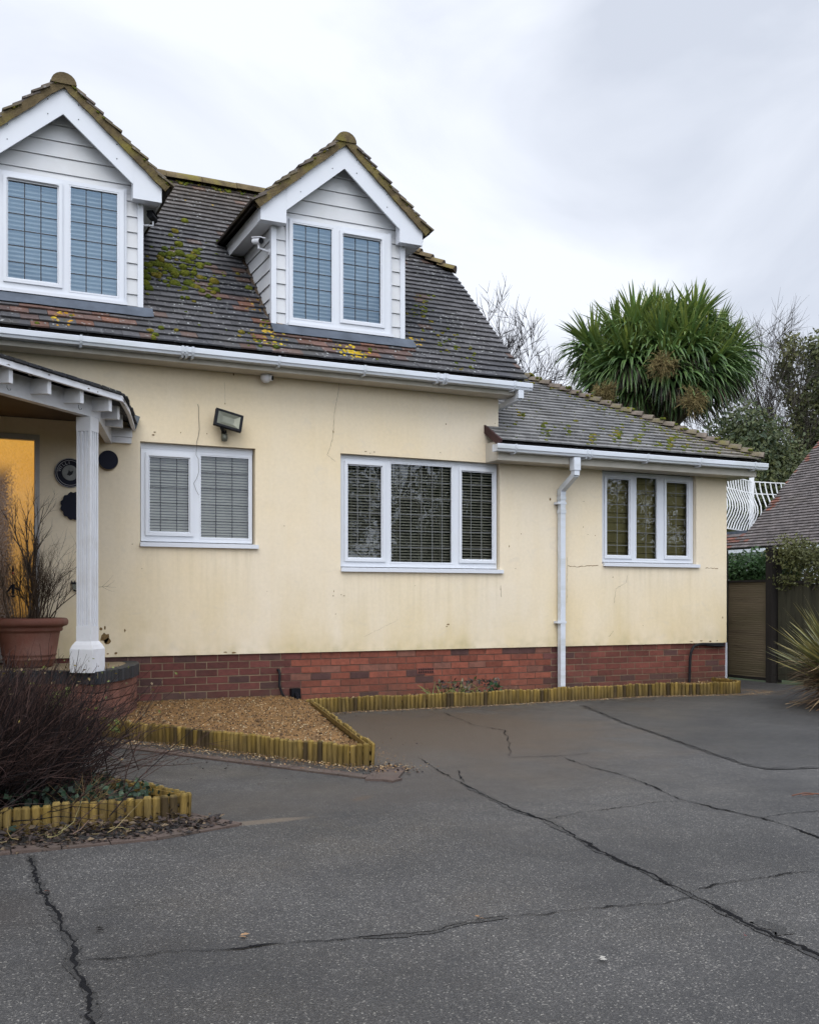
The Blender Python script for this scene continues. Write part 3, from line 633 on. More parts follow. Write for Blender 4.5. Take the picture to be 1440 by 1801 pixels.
# extension roof
EP = rad(30); EO = V((0, -.34, 2.925)); EV = V((0, math.cos(EP), math.sin(EP))); EN = V((0, -math.sin(EP), math.cos(EP)))
EHX = 9.70; ERV = (2.5 + .34) / math.cos(EP)
def extP(u, v, h=.03): return EO + V((u, 0, 0)) + EV * v + EN * (h + (.008 if h > .012 else 0))
def px_ext(x, y):
    d = ray(x, y); t = EN.dot(EO + EN * .03 - CAM) / EN.dot(d); p = CAM + d * t; return p.x, (p - EO).dot(EV)
b = MB()
def ext_col(u, v):
    c = lerp((.122, .122, .124), (.19, .188, .187), max(0, min(1, .5 + noise.noise((u * 1.3, v * 1.6, 8)))))
    if u > 8.2: c = lerp(c, (.16, .135, .10), min(.8, (u - 8.2) * .6))
    return jit(c, .22)
tiles(b, EO, (1, 0, 0), EV, EN, int(ERV / .112), .112, .165, lambda v: 5.80 if v < .40 else 5.972, lambda v: EHX - v * math.cos(EP) - .01, None, ext_col, .031, .018)
b.c = (.04, .035, .035); zr = EO.z + (2.5 + .34) * math.tan(EP); xr = EHX - 2.84
b.poly([extP(5.99, .02, -.01), extP(EHX - .05, .02, -.01), V((xr, 2.5, zr - .01)), V((5.99, 2.5, zr - .01))])
b.poly([extP(5.81, .02, -.01), extP(5.99, .02, -.01), extP(5.99, .38, -.01), extP(5.81, .38, -.01)])
b.poly([extP(EHX, 0, .005), V((EHX, 5.34, EO.z)), V((xr, 2.5, zr))]); b.poly([V((5.97, 2.5, zr)), V((xr, 2.5, zr)), V((EHX, 5.34, EO.z)), V((5.97, 5.34, EO.z))])
b.c = (.04, .016, .017); b.hull([extP(5.775, -.02, -.04), extP(5.80, -.02, -.04), extP(5.80, -.02, .035), extP(5.775, -.02, .035)], [extP(5.775, .42, -.04), extP(5.80, .42, -.04), extP(5.80, .42, .035), extP(5.775, .42, .035)])
EXT = b.build('extension_roof', M['tile'], HS)
e0, e1 = extP(EHX, 0, .01), V((xr, 2.5, zr + .01)); hl = (e1 - e0); nb = int(2.84 / (.112 * math.cos(EP)))
for i in range(nb):
    p = e0 + hl * (i / nb); d = (hl.normalized() + V((0, 0, -.20))).normalized()
    b = MB(); arch_piece(b, p + V((R.uniform(-.006, .006), R.uniform(-.006, .006), .045 + R.uniform(-.005, .005))), d + V((R.uniform(-.05, .05), R.uniform(-.05, .05), 0)), .23, .105, .085, (0, 0, 1), .72, cap_m=1)
    b.build('hip_tile', [M['hip'], M['hipend']], EXT)
b = MB()
for x, y, n, sp in [(1045, 770, 14, 5), (1040, 778, 8, 4), (1083, 770, 12, 5), (1085, 762, 8, 4), (1125, 770, 13, 5), (1122, 760, 6, 4), (1178, 778, 14, 5), (1176, 786, 8, 4), (1000, 755, 10, 5), (967, 765, 8, 5), (955, 750, 7, 4), (1205, 790, 8, 7), (1235, 795, 8, 7), (915, 735, 8, 5), (1160, 780, 8, 5), (1265, 795, 6, 6), (1190, 765, 10, 8), (1215, 775, 8, 9)]:
    for k in range(n):
        a = R.gauss(0, 1); u, v = px_ext(x + a * sp + R.gauss(0, 3), y - a * sp * 1.3 + R.gauss(0, 3)); s = R.uniform(.012, .034)
        if .02 < v and u < EHX - v * .87: cushion(b, extP(u, v, .026), EN, s, s * .75)
for _ in range(130):
    t = R.random() * .85; p = e0.lerp(e1, t); u, v = p.x - R.random() ** 2 * .5 - .05, t * ERV
    cushion(b, extP(u, v, .026), EN, R.uniform(.01, .03), .018)
for i in range(nb):
    if R.random() < .6:
        p = e0 + hl * (i / nb)
        for _ in range(4): cushion(b, p + V((R.uniform(-.1, .0), R.uniform(-.07, .02), .075 + R.uniform(-.02, .03))), (0, -.4, 1), R.uniform(.012, .03), .02)
for _ in range(330):
    u, v = R.uniform(6.0, 9.3), R.random() * 2.4
    if u < EHX - v * .87 - .1: cushion(b, extP(u, v, .026), EN, R.uniform(.006, .016), .01)
b.build('moss', M['moss'], EXT, kind='stuff')

# eaves: fascias, soffits, gutters
b = MB(); b.box(XL, 6.10, -.255, -.235, 3.487, 3.64); b.box(XL, 6.10, -.234, -.002, 3.487, 3.50); b.hull([(6.10, -.255, 3.487), (6.10, .0, 3.487), (6.10, .0, 3.62)] , [(6.12, -.255, 3.487), (6.12, .0, 3.487), (6.12, .0, 3.62)])
b.build('eaves_board', M['fascia'], HS)
b = MB(); b.box(5.795, 9.64, -.285, -.265, 2.735, 2.92); b.box(5.795, 9.64, -.264, -.002, 2.735, 2.75); b.box(9.62, 9.64, -.264, 5.1, 2.735, 2.92); b.box(9.41, 9.619, -.002, 5.1, 2.735, 2.75)
b.box(5.795, 5.815, -.264, -.002, 2.751, 2.95)
b.build('eaves_board', M['fascia'], HS)
def gutter(x0, x1, y, z, name):
    b = MB(); pr = [(y, z), (y - .012, z + .006), (y - .02, z), (y - .108, z), (y - .116, z + .006), (y - .124, z), (y - .123, z - .045), (y - .112, z - .056), (y - .105, z - .076), (y - .02, z - .078), (y, z - .076)]
    b.hull([(x0, p[0], p[1]) for p in pr], [(x1, p[0], p[1]) for p in pr]); return b.build(name, M['gutter'], HS)
def brackets(g, xs_, y, z):
    for x in xs_:
        b = MB(); o = .006
        b.hull([(x, y - .11, z + .010), (x, y - .127 - o, z + .010), (x, y - .125 - o, z - .038), (x, y - .115 - o, z - .064), (x, y - .092, z - .098), (x, y, z - .098), (x, y, z - .08)][::-1], [(x + .022, y - .11, z + .010), (x + .022, y - .127 - o, z + .010), (x + .022, y - .125 - o, z - .038), (x + .022, y - .115 - o, z - .064), (x + .022, y - .092, z - .098), (x + .022, y, z - .098), (x + .022, y, z - .08)][::-1])
        b.build('gutter_bracket', M['gutter'], g)
GM = gutter(XL, 6.20, -.256, 3.612, 'gutter')
brackets(GM, [-.1, 1.25, 2.2, 2.24, 2.30, 3.18, 4.12, 4.98, 5.06, 5.09, 5.95], -.256, 3.612)
b = MB(); b.box(6.02, 6.09, -.36, -.28, 3.44, 3.533); b.bar((6.055, -.32, 3.45), (6.055, .35, 3.40), .06, .06); b.build('gutter_outlet', M['gutter'], GM)
GE = gutter(5.72, 9.73, -.286, 2.895, 'gutter')
brackets(GE, [5.95, 6.92, 6.98, 7.8, 8.62, 9.5], -.286, 2.895)
# downpipe with swan neck
dx = 6.80
b = MB(); b.box(dx - .045, dx + .045, -.39, -.295, 2.66, 2.808)
b.build('gutter_outlet', M['gutter'], GE)
b = MB(); pw = .066
b.bar((dx, -.345, 2.665), (dx, -.345, 2.60), .072, .072, (0, 1, 0)); b.bar((dx + .0, -.345, 2.61), (dx, -.06, 2.455), pw, pw); b.bar((dx, -.06, 2.47), (dx, -.06, 2.40), .074, .074, (0, 1, 0))
b.box(dx - pw / 2, dx + pw / 2, -.093, -.027, .06, 2.42)
DP = b.build('downpipe', M['gutter'], HS)
for z in (2.30, .88):
    b = MB(); b.box(dx - .075, dx + .045, -.097, -.004, z - .014, z + .014); b.build('pipe_clip', M['gutter'], DP)
for z in (2.36, 2.20):
    b = MB(); b.box(dx - .0385, dx + .0385, -.0985, -.0215, z - .02, z + .02); b.build('pipe_collar', M['gutter'], DP)

# ---------------------------------------------------------------- windows
def slab_holes(mb, X0, X1, Z0, Z1, hs, yf, yb):
    xs_ = sorted({X0, X1} | {v for h in hs for v in h[:2]}); zs_ = sorted({Z0, Z1} | {v for h in hs for v in h[2:4]})
    for x0, x1 in zip(xs_, xs_[1:]):
        for z0, z1 in zip(zs_, zs_[1:]):
            if any(h[0] < (x0 + x1) / 2 < h[1] and h[2] < (z0 + z1) / 2 < h[3] for h in hs): continue
            mb.poly([(x0, yf, z0), (x1, yf, z0), (x1, yf, z1), (x0, yf, z1)])
    ring = lambda x0, x1, z0, z1, y: [(x0, y, z0), (x1, y, z0), (x1, y, z1), (x0, y, z1)]
    for (x0, x1, z0, z1, inv) in [(X0, X1, Z0, Z1, 0)]:
        a, c = ring(x0, x1, z0, z1, yf), ring(x0, x1, z0, z1, yb)
        for k in range(4): mb.poly([a[k], c[k], c[(k + 1) % 4], a[(k + 1) % 4]])
    return ring
def ringframe(mb, o, i, y0, y1, yb):
    """bevelled ring: outer rect o at depth y0, inner rect i at depth y1, going back to yb"""
    def rg(r, y): return [(r[0], y, r[2]), (r[1], y, r[2]), (r[1], y, r[3]), (r[0], y, r[3])]
    a, c, d, e = rg(o, yb), rg(o, y0), rg((i[0] - .014, i[1] + .014, i[2] - .014, i[3] + .014), y0), rg(i, y1)
    f = rg(i, yb + .01)
    for p, q in ((a, c), (c, d), (d, e), (e, f)):
        for k in range(4): mb.poly([p[k], p[(k + 1) % 4], q[(k + 1) % 4], q[k]])
def window(parent, wx, X0, X1, Z0, Z1, yf, lights, blind, glass, came, part='window', head=None, sill=True, side=1):
    """one framed window: the frame is the part, its panes, leading, sashes, sill and blind are sub-parts"""
    b = MB(); hs = [l[:4] for l in lights]
    grow = [(l[0] - (.045 if l[4] else .0), l[1] + (.045 if l[4] else .0), l[2] - (.045 if l[4] else 0), l[3] + (.045 if l[4] else 0)) for l in lights]
    slab_holes(b, X0, X1, Z0, Z1, hs, yf, yf + .06)
    for l, g_ in zip(lights, grow):
        if not l[4]: ringframe(b, (l[0] - .016, l[1] + .016, l[2] - .016, l[3] + .016), l[:4], yf - .003, yf + .018, yf + .03)
    if head: b.box(X0 - .005, X1 + .01, yf + .012, yf + .06, Z1 + .0015, head); b.box(X0, X1 + .005, yf + .004, yf + .06, Z1 + .002, Z1 + (head - Z1) * .4)
    F_ = b.build(part, M['upvc'], parent)
    for l, g_ in zip(lights, grow):
        x0, x1, z0, z1, sash, vl, hl_ = l
        if sash:
            b = MB(); ringframe(b, g_, l[:4], yf - .016, yf + .012, yf - .001)
            if sash == 2: b.box(x0 + .04, x1 - .04, yf - .026, yf - .017, z1 + .018, z1 + .03)
            b.build('sash', M['upvc'], F_)
        b = MB(); b.poly([(x0 - .003, yf + .02, z0 - .003), (x1 + .003, yf + .02, z0 - .003), (x1 + .003, yf + .02, z1 + .003), (x0 - .003, yf + .02, z1 + .003)]); b.build('pane', glass, F_)
        b = MB(); yl = yf + .0165
        for fx in vl: b.box(x0 + (x1 - x0) * fx - .0036, x0 + (x1 - x0) * fx + .0036, yl, yl + .003, z0, z1)
        for fz in hl_:
            zz = z1 - (z1 - z0) * fz; b.box(x0, x1, yl - .0005, yl + .0025, zz - .0036, zz + .0036)
        b.build('leading', came, F_)
    if sill:
        b = MB(); b.hull([(X0 - .02, yf + .05, Z0 - .05), (X0 - .02, -.035, Z0 - .056), (X0 - .02, -.035, Z0 - .016), (X0 - .02, yf + .05, Z0 - .003)], [(X1 + .045, yf + .05, Z0 - .05), (X1 + .045, -.035, Z0 - .056), (X1 + .045, -.035, Z0 - .016), (X1 + .045, yf + .05, Z0 - .003)])
        b.build('sill', M['upvc'], F_)
    if blind:
        kind, mat = blind; b = MB(); xa, xb = X0 + .02, X1 - .02
        if kind == 'closed':
            z = Z1 - .02
            while z > Z0: b.bar((xa, yf + .095, z), (xb, yf + .095, z), .034, .0025, (0, -math.sin(.62), math.cos(.62))); z -= .029
        elif kind == 'open':
            z = Z1 - .03
            while z > Z0 + .02: b.hull([(xa, yf + .07, z), (xa, yf + .10, z + .012), (xa, yf + .10, z + .018), (xa, yf + .07, z + .007)], [(xb, yf + .07, z), (xb, yf + .10, z + .012), (xb, yf + .10, z + .018), (xb, yf + .07, z + .007)]); z -= .0325
            for k in range(7):
                xx = xa + (xb - xa) * (k + .5) / 7; b.box(xx - .002, xx + .002, yf + .07, yf + .073, Z0, Z1)
        else:
            n = 9
            for i in range(n):
                za, zb = Z0 + (Z1 - Z0) * i / n, Z0 + (Z1 - Z0) * (i + 1) / n
                b.poly([(xa, yf + .088, za), (xb, yf + .088, za), (xb, yf + .106, zb - .004), (xa, yf + .106, zb - .004)]); b.poly([(xa, yf + .106, zb - .004), (xb, yf + .106, zb - .004), (xb, yf + .088, zb), (xa, yf + .088, zb)])
        b.build('blind', mat, F_)
    return F_
T3, T6 = [.31, .68], [1 / 6, 2 / 6, 3 / 6, 4 / 6, 5 / 6]
R5 = [.2, .4, .6, .8]; R6 = [1 / 6, 2 / 6, .5, 4 / 6, 5 / 6]
yf = .055
window(HS, 0, 1.888, 3.032, 1.735, 2.662, yf, [(1.976, 2.367, 1.839, 2.580, 1, [.28, .70], [.17, .40, .61, .84]), (2.492, 2.994, 1.790, 2.622, 0, [.32, .66], [.2, .4, .6, .8])], ('closed', M['blind_white']), M['glass'], M['leadcame'], head=2.722)
window(HS, 0, 4.020, 5.975, 1.51, 2.696, yf, [(4.109, 4.504, 1.613, 2.617, 1, [.3, .67], [.14, .32, .51, .69, .87]), (4.623, 5.382, 1.572, 2.664, 0, [.155, .33, .505, .685, .85], [.17, .34, .51, .68, .85]), (5.516, 5.915, 1.617, 2.621, 1, [.32, .66], [.14, .32, .51, .69, .88])], ('open', M['blind_wood']), M['glass'], M['leadlight'], head=2.733)
window(HS, 0, 7.462, 8.893, 1.615, 2.735, yf, [(7.543, 7.874, 1.703, 2.642, 2, [.5], [.14, .33, .5, .68, .87]), (7.991, 8.313, 1.664, 2.682, 0, [.5], [.16, .34, .5, .68, .85]), (8.466, 8.795, 1.712, 2.643, 2, [.5], [.14, .33, .5, .68, .87])], ('fold', M['blind_olive']), M['glass'], M['leadlight'])

# door with lit obscure glass
b = MB(); b.box(.885, .93, -.01, .10, .56, 2.72); b.box(-.45, .885, -.01, .10, 2.665, 2.72); b.box(-.45, -.40, -.01, .10, .56, 2.665); b.box(-.40, .885, .02, .08, .56, .70)
DR = b.build('door', pm('shaded_white_door_frame', (.36, .35, .34), .5, .1, 6), HS)  # white frame; the porch shade is put into its grey colour
b = MB(); b.poly([(-.40, .05, .70), (.885, .05, .70), (.885, .05, 2.665), (-.40, .05, 2.665)]); b.build('pane', M['doorglass'], DR)

# ---------------------------------------------------------------- dormers
def dormer(cx, mirror):
    hw = .775; yw = .10; zb = 4.05; ze = 5.10; zp = 6.09; sl = .865; yb = -.045
    roofy = lambda z: EY + (z - EZ) / TP
    b = MB()                                    # weatherboarded front and cheeks
    def front(x0, x1, za, zt): b.hull([(x0, yw, za), (x1, yw, za), (x1, yw + .03, za), (x0, yw + .03, za)], [(x0, yw + .014, zt), (x1, yw + .014, zt), (x1, yw + .03, zt), (x0, yw + .03, zt)])
    wx0, wx1 = (cx - .585, cx + .585)
    z = zb
    while z < 6.05:
        zt = z + .155; gx = hw - .0 if zt < 5.25 else max(.05, (6.02 - z) / sl - .02)
        if z < 5.21:
            front(cx - hw + .05, wx0 + .02, z, zt - .004); front(wx1 - .02, cx + hw - .05, z, zt - .004)
        if zt > 5.22: front(cx - min(gx, hw - .05), cx + min(gx, hw - .05), max(z, 5.20), zt - .004)
        for s in (-1, 1):                       # cheek boards
            xx = cx + s * hw; y0 = yw + .03; y1 = roofy(z + .02) + .06
            if z < ze - .02 and y1 > y0:
                zt2 = min(zt, ze + .05); y2 = roofy(zt2) + .06; i = -s * .014
                b.hull([(xx, y0, z), (xx, y1, z), (xx + i * 2, y1, z), (xx + i * 2, y0, z)], [(xx + i, y0, zt2 - .005), (xx + i, y2, zt2 - .005), (xx + i * 2, y2, zt2 - .005), (xx + i * 2, y0, zt2 - .005)])
        z += .155
    D = b.build('dormer', M['clad'], HS)
    for s in (-1, 1):
        b = MB(); xx = cx + s * hw; b.box(min(xx - .004, xx + .004 - s * .055), max(xx + .004, xx - .004 - s * .055), yw - .014, yw + .045, zb - .03, ze + .02)
        b.build('corner_board', M['upvc'], D)
        b = MB(); b.box(cx + s * (.60) - .016, cx + s * .60 + .016, yw - .012, yw + .02, zb + .01, 5.24); b.build('window_trim', M['upvc'], D)
    # bargeboards with box ends
    for s in (-1, 1):
        b = MB(); X = lambda d: cx + s * d
        face = [(0, zp), (0, zp - .285), (.655, zp - .285 - .655 * sl + .01), (.655, zp - .655 * sl)]
        b.hull([(X(p[0]), yb, p[1]) for p in face], [(X(p[0]), yb + .022, p[1]) for p in face])
        bx = [(.655, zp - .655 * sl), (.655, 5.11), (.935, 5.11), (.935, zp - .935 * sl)]
        b.hull([(X(p[0]), yb + .003, p[1]) for p in bx], [(X(p[0]), yb + .11, p[1]) for p in bx])
        BB = b.build('bargeboard', M['upvc'], D)
        b = MB()
        for d, o in ((.14, .05), (.14, .19), (.50, .05), (.50, .19)): b.disc((X(d), yb - .001, zp - d * sl - o), (0, -1, 0), .0055, 8, .002)
        b.build('fixing_screw', M['black'], BB)
        # side fascia and soffit along the eave
        yr = roofy(5.2) + .1; b = MB()
        b.box(min(X(.935), X(.915)), max(X(.935), X(.915)), yb + .111, yr, 5.105, 5.265); b.box(min(X(.914), X(hw + .002)), max(X(.914), X(hw + .002)), yb + .111, roofy(5.11) + .1, 5.11, 5.125)
        b.build('eaves_board', M['fascia'] if False else M['clad'], D)
    # sloping soffit under the gable overhang, dark gap filler
    b = MB()
    for s in (-1, 1): b.hull([(cx, yb + .023, zp - .02), (cx + s * .65, yb + .023, zp - .02 - .65 * sl), (cx + s * .65, yb + .023, zp - .045 - .65 * sl), (cx, yb + .023, zp - .045)], [(cx, yw + .03, zp - .02), (cx + s * .65, yw + .03, zp - .02 - .65 * sl), (cx + s * .65, yw + .03, zp - .045 - .65 * sl), (cx, yw + .03, zp - .045)])
    b.build('gable_soffit', M['clad'], D)
    # tiled gable roof
    b = MB(); a = math.atan(sl); ln = 1.02 / math.cos(a)
    for s in (-1, 1):
        O = V((cx + s * 1.02, 0, zp + .036 - 1.02 * sl)); v = V((-s * math.cos(a), 0, math.sin(a))); n = V((s * math.sin(a), 0, math.cos(a)))
        um = lambda vv: roofy(O.z + vv * math.sin(a)) + .12
        def dcol(u, vv):
            c = lerp((.085, .07, .062), (.125, .10, .075), R.random()); return jit(lerp(c, (.15, .12, .05), .4) if R.random() < .4 else c, .2)
        ordr = (lambda q: q)
        if s == -1: tiles(b, O, (0, 1, 0), v, n, int(ln / .112), .112, .165, lambda vv: -.098 + .012 * math.sin(vv * 300), um, None, dcol, .032, .018)
        else: tiles(b, O, (0, 1, 0), v, n, int(ln / .112), .112, .165, lambda vv: -.098 + .012 * math.sin(vv * 300), um, None, dcol, .032, .018)
        b.c = (.05, .042, .038); e = um(0); t_ = um(ln)
        b.poly([O + V((0, -.06, 0)), O + V((0, e, 0)), O + v * ln + V((0, t_, 0)), O + v * ln + V((0, -.06, 0))])
    DRf = b.build('dormer_roof', M['tile'], D)
    b = MB()
    for s in (-1, 1):                           # mossy mortar bed along the verge
        O = V((cx + s * 1.0, 0, zp + .036 - 1.0 * sl)); v = V((-s * math.cos(a), 0, math.sin(a))); n = V((s * math.sin(a), 0, math.cos(a))); k = 20; prev = None
        for i in range(k + 1):
            p = O + v * (1.0 / math.cos(a)) * i / k; y = -.082 + R.uniform(-.006, .006); lo = -.046 + R.uniform(-.006, .004)
            cur = [b.vert(p + V((0, y, 0)) + n * (lo - .012)), b.vert(p + V((0, y - .004, 0)) + n * .018), b.vert(p + V((0, -.03, 0)) + n * .018), b.vert(p + V((0, -.03, 0)) + n * lo)]
            if prev:
                for j in range(4): b.face([prev[j], cur[j], cur[(j + 1) % 4], prev[(j + 1) % 4]])
            prev = cur
    b.build('verge_mortar', M['ridge'], D)
    b = MB(); y = -.10; ye = roofy(zp) + .05
    b.smooth = False
    while y < ye: arch_piece(b, (cx, y, zp - .018 + R.uniform(-.004, .004)), (0, 1, 0), min(.44, ye - y + .1), .118, .114, (0, 0, 1), .92, 11, 0); y += .445
    b.build('ridge_tiles', M['ridge'], D)
    # moss along the gable edges
    b = MB()
    for _ in range(70):
        s = R.choice((-1, 1)); t = R.random(); p = V((cx + s * t, R.uniform(-.09, -.02) if R.random() < .6 else R.uniform(0, 1.2), zp + .045 - t * sl)); cushion(b, p, (s * .6, -.3, .75), R.uniform(.010, .026), .016)
    b.build('moss', M['moss'], D, kind='stuff')
    # lead apron below the window
    b = MB(); prev = None
    for i in range(21):
        x_ = cx - .80 + 1.66 * i / 20; lp = .385 + .012 * noise.noise((x_ * 4, 1, 1)) + (.0 if i < 20 else .02)
        q = [roofP(x_, lp + .0, .048), roofP(x_, .54, .06), V((x_, yw - .004, zb + .03))]
        cur = [b.vert(p) for p in q]
        if prev:
            for j in range(2): b.face([prev[j], cur[j], cur[j + 1], prev[j + 1]])
        prev = cur
    b.build('lead_flashing', M['lead'], D)
    for s in (-1, 1):                           # soakers beside the cheeks
        b = MB(); xx = cx + s * (hw + .004); b.hull([(xx, .12, EZ + (.12 - EY) * TP + .03), (xx, 1.15, EZ + (1.15 - EY) * TP + .03), (xx, 1.15, EZ + (1.15 - EY) * TP + .07), (xx, .12, EZ + (.12 - EY) * TP + .06)], [(xx + s * .02, .12, EZ + (.12 - EY) * TP + .03), (xx + s * .02, 1.15, EZ + (1.15 - EY) * TP + .03), (xx + s * .02, 1.15, EZ + (1.15 - EY) * TP + .04), (xx + s * .02, .12, EZ + (.12 - EY) * TP + .04)])
        b.build('soaker', M['hipend'], D)
    fix = (-.548, -.105, 4.158, 5.165, 0, [1 / 3, 2 / 3], R6); sa = (.027, .468, 4.208, 5.121, 2, [1 / 3, 2 / 3], [.15, .33, .51, .68, .85])
    ls = [fix, sa] if not mirror else [(-.485, -.042, 4.208, 5.131, 2, [1 / 3, 2 / 3], [.165, .33, .5, .66, .83]), (.081, .521, 4.154, 5.166, 0, [1 / 3, 2 / 3], [.165, .33, .5, .66, .83])]
    ls = [(cx + l[0], cx + l[1], *l[2:]) for l in ls]
    # frame, sashes, panes are sub-parts of the dormer (its own children)
    yf_ = .062; b = MB(); slab_holes(b, wx0, wx1, 4.10, 5.216, [l[:4] for l in ls], yf_, yf_ + .06)
    b.box(wx0 - .02, wx1 + .03, .03, .10, 4.068, 4.0985)
    for l in ls:
        if l[4]:
            ringframe(b, (l[0] - .045, l[1] + .045, l[2] - .045, l[3] + .045), l[:4], yf_ - .016, yf_ + .012, yf_ - .001)
            b.box(l[0] + .0, l[1] + .0, yf_ - .026, yf_ - .017, l[3] + .017, l[3] + .031)
        else: ringframe(b, (l[0] - .016, l[1] + .016, l[2] - .016, l[3] + .016), l[:4], yf_ - .003, yf_ + .018, yf_ + .03)
    b.build('window_frame', M['upvc'], D)
    for l in ls:
        b = MB(); b.poly([(l[0] - .003, yf_ + .02, l[2] - .003), (l[1] + .003, yf_ + .02, l[2] - .003), (l[1] + .003, yf_ + .02, l[3] + .003), (l[0] - .003, yf_ + .02, l[3] + .003)]); b.build('pane', M['glass_up'], D)
        b = MB(); yl = yf_ + .0165
        for f in l[5]: xx = l[0] + (l[1] - l[0]) * f; b.box(xx - .0045, xx + .0045, yl, yl + .003, l[2], l[3])
        for f in l[6]: zz = l[3] - (l[3] - l[2]) * f; b.box(l[0], l[1], yl - .0005, yl + .0025, zz - .0045, zz + .0045)
        b.build('leading', M['leadcame'], D)
    b = MB(); z = 5.2
    while z > 4.11: b.bar((wx0 + .02, yf_ + .085, z), (wx1 - .02, yf_ + .085, z), .04, .0025, (0, -math.sin(.75), math.cos(.75))); z -= .042
    b.poly([(wx0 + .01, yf_ + .12, 4.09), (wx1 - .01, yf_ + .12, 4.09), (wx1 - .01, yf_ + .12, 5.21), (wx0 + .01, yf_ + .12, 5.21)])
    b.build('blind', M['blind_dormer'], D)
dormer(DORM['b'], False); dormer(DORM['a'], True)

# ---------------------------------------------------------------- porch
PC = V((1.192, -1.325, .54))                       # column centre on the step
ang = rad(-37)
def colbox(mb, h0, h1, z0, z1):
    ca, sa = math.cos(ang), math.sin(ang)
    rg = lambda h, z: [(PC.x + (x * ca - y * sa) * h, PC.y + (x * sa + y * ca) * h, z) for x, y in ((-1, -1), (1, -1), (1, 1), (-1, 1))]
    mb.hull(rg(h0, z0), rg(h1, z1))
b = MB(); colbox(b, .049, .049, .80, 2.69); colbox(b, .0665, .0665, .80, .93); colbox(b, .0665, .0665, 2.57, 2.69)
for f in range(4):                               # raised fillets between the flutes on each face
    fa = ang + f * math.pi / 2; n = V((math.sin(fa), -math.cos(fa), 0)); s = V((math.cos(fa), math.sin(fa), 0))
    for o in (-.057, -.0185, .0185, .057):
        wdt = .019 if abs(o) > .05 else .0145; c = PC + s * o
        q = [c + n * .048 - s * wdt / 2, c + n * .048 + s * wdt / 2, c + n * .0663 + s * wdt * .32, c + n * .0663 - s * wdt * .32]
        b.hull([(p.x, p.y, .93) for p in q], [(p.x, p.y, 2.57) for p in q])
CO = b.build('porch_column', M['painted'], HS)
b = MB(); colbox(b, .104, .104, .54, .735); colbox(b, .104, .090, .735, .77); colbox(b, .090, .070, .77, .80); b.build('column_base', M['painted'], CO)
bd = V((-.7071, -.7071, 0)); bn = V((.7071, -.7071, 0)); Zv = lambda z: V((0, 0, z))
pb = V((PC.x, PC.y, 0)) + bn * .05
q0 = pb - bd * .09; q1 = pb + bd * 3.7
b = MB(); b.hull([q0 + Zv(2.695), q0 - bn * .07 + Zv(2.695), q0 - bn * .07 + Zv(2.87), q0 + Zv(2.87)], [q1 + Zv(2.695), q1 - bn * .07 + Zv(2.695), q1 - bn * .07 + Zv(2.87), q1 + Zv(2.87)])
PBm = b.build('porch_beam', M['painted'], HS)
sw = V((1.60, 0, 0)); sdv = (sw - q0).normalized(); sn = V((sdv.y, -sdv.x, 0))
b = MB(); b.bar(q0 + sdv * .03 + Zv(2.775) - sn * .03, sw + Zv(2.775) - sn * .03, .06, .19); b.build('side_beam', M['painted'], PBm)
b = MB(); b.box(1.585, 1.78, -.05, -.003, 2.69, 2.745); b.build('wall_plate', M['painted'], PBm)
b = MB(); b.box(1.58, 1.785, -.06, -.003, 2.748, 2.835); b.build('wall_plate', M['painted'], PBm)
e_cor = atF(214, 694, 8.635); ez = e_cor.z; e_cor = V((e_cor.x, e_cor.y, 0)); e_far = e_cor + bd * 3.8
m_ = atF(227, 718, 9.15); w_ = onY(236, 747, -.004)
edge_pts = [e_far + Zv(ez), e_cor + Zv(ez), V((m_.x, m_.y, m_.z)), V((w_.x, -.004, w_.z))]
apex = [V((-2.6, -.004, 3.46)), V((.35, -.004, 3.30))]
b = MB(); b.c = (.02, .021, .025)
b.poly([edge_pts[0], edge_pts[1], apex[1], apex[0]]); b.poly([edge_pts[1], edge_pts[2], apex[1]]); b.poly([edge_pts[2], edge_pts[3], apex[1]])
def shingle_edge(mb, p, q, nrm, n):
    for k in range(n):
        for lay in range(2):
            a = p.lerp(q, k / n); c = p.lerp(q, (k + 1) / n - .004); o = nrm * (.03 - lay * .02 + R.uniform(-.012, .012)); z = V((0, 0, -.006 + lay * .016)); th = V((0, 0, .013))
            mb.c = jit((.017, .018, .024), .4); i = nrm * -.16 + V((0, 0, .055))
            mb.hull([a + o + z, c + o + z, c + i + z, a + i + z], [a + o + z + th, c + o + z + th, c + i + z + th, a + i + z + th])
def outn(p, q): v = V((q.y - p.y, -(q.x - p.x), 0)).normalized(); return v if v.x > 0 else -v
shingle_edge(b, edge_pts[0], edge_pts[1], bn, 26); shingle_edge(b, edge_pts[1], edge_pts[2], outn(edge_pts[1], edge_pts[2]), 6); shingle_edge(b, edge_pts[2], edge_pts[3], outn(edge_pts[2], edge_pts[3]), 5)
PR = b.build('porch_roof', M['tile'], HS)
b = MB()
for p, q in zip(edge_pts, edge_pts[1:]):
    b.bar(p + Zv(-.032), q + Zv(-.032), .02, .042); b.bar(p + Zv(-.054), q + Zv(-.054), .032, .012)
b.build('fascia_board', M['painted'], PR)
for k in range(22):
    t = R.random(); s_ = R.choice((0, 0, 1, 1, 2)); a_, c_ = edge_pts[s_], edge_pts[s_ + 1]; p = a_.lerp(c_, t if s_ else .55 + .45 * t) + outn(a_, c_) * .011 + Zv(-.045 + R.uniform(-.028, .028)); d = (c_ - a_).normalized(); ln = R.uniform(.015, .09)
    b = MB(); b.poly([p + d * (ln * u_) + Zv(v_ * R.uniform(.003, .012)) for u_, v_ in ((0, 0), (.2, -1), (.55, -.6), (.8, -1), (1, 0), (.7, 1), (.35, .6))]); b.build('rotten_patch', M['rot'], PR)
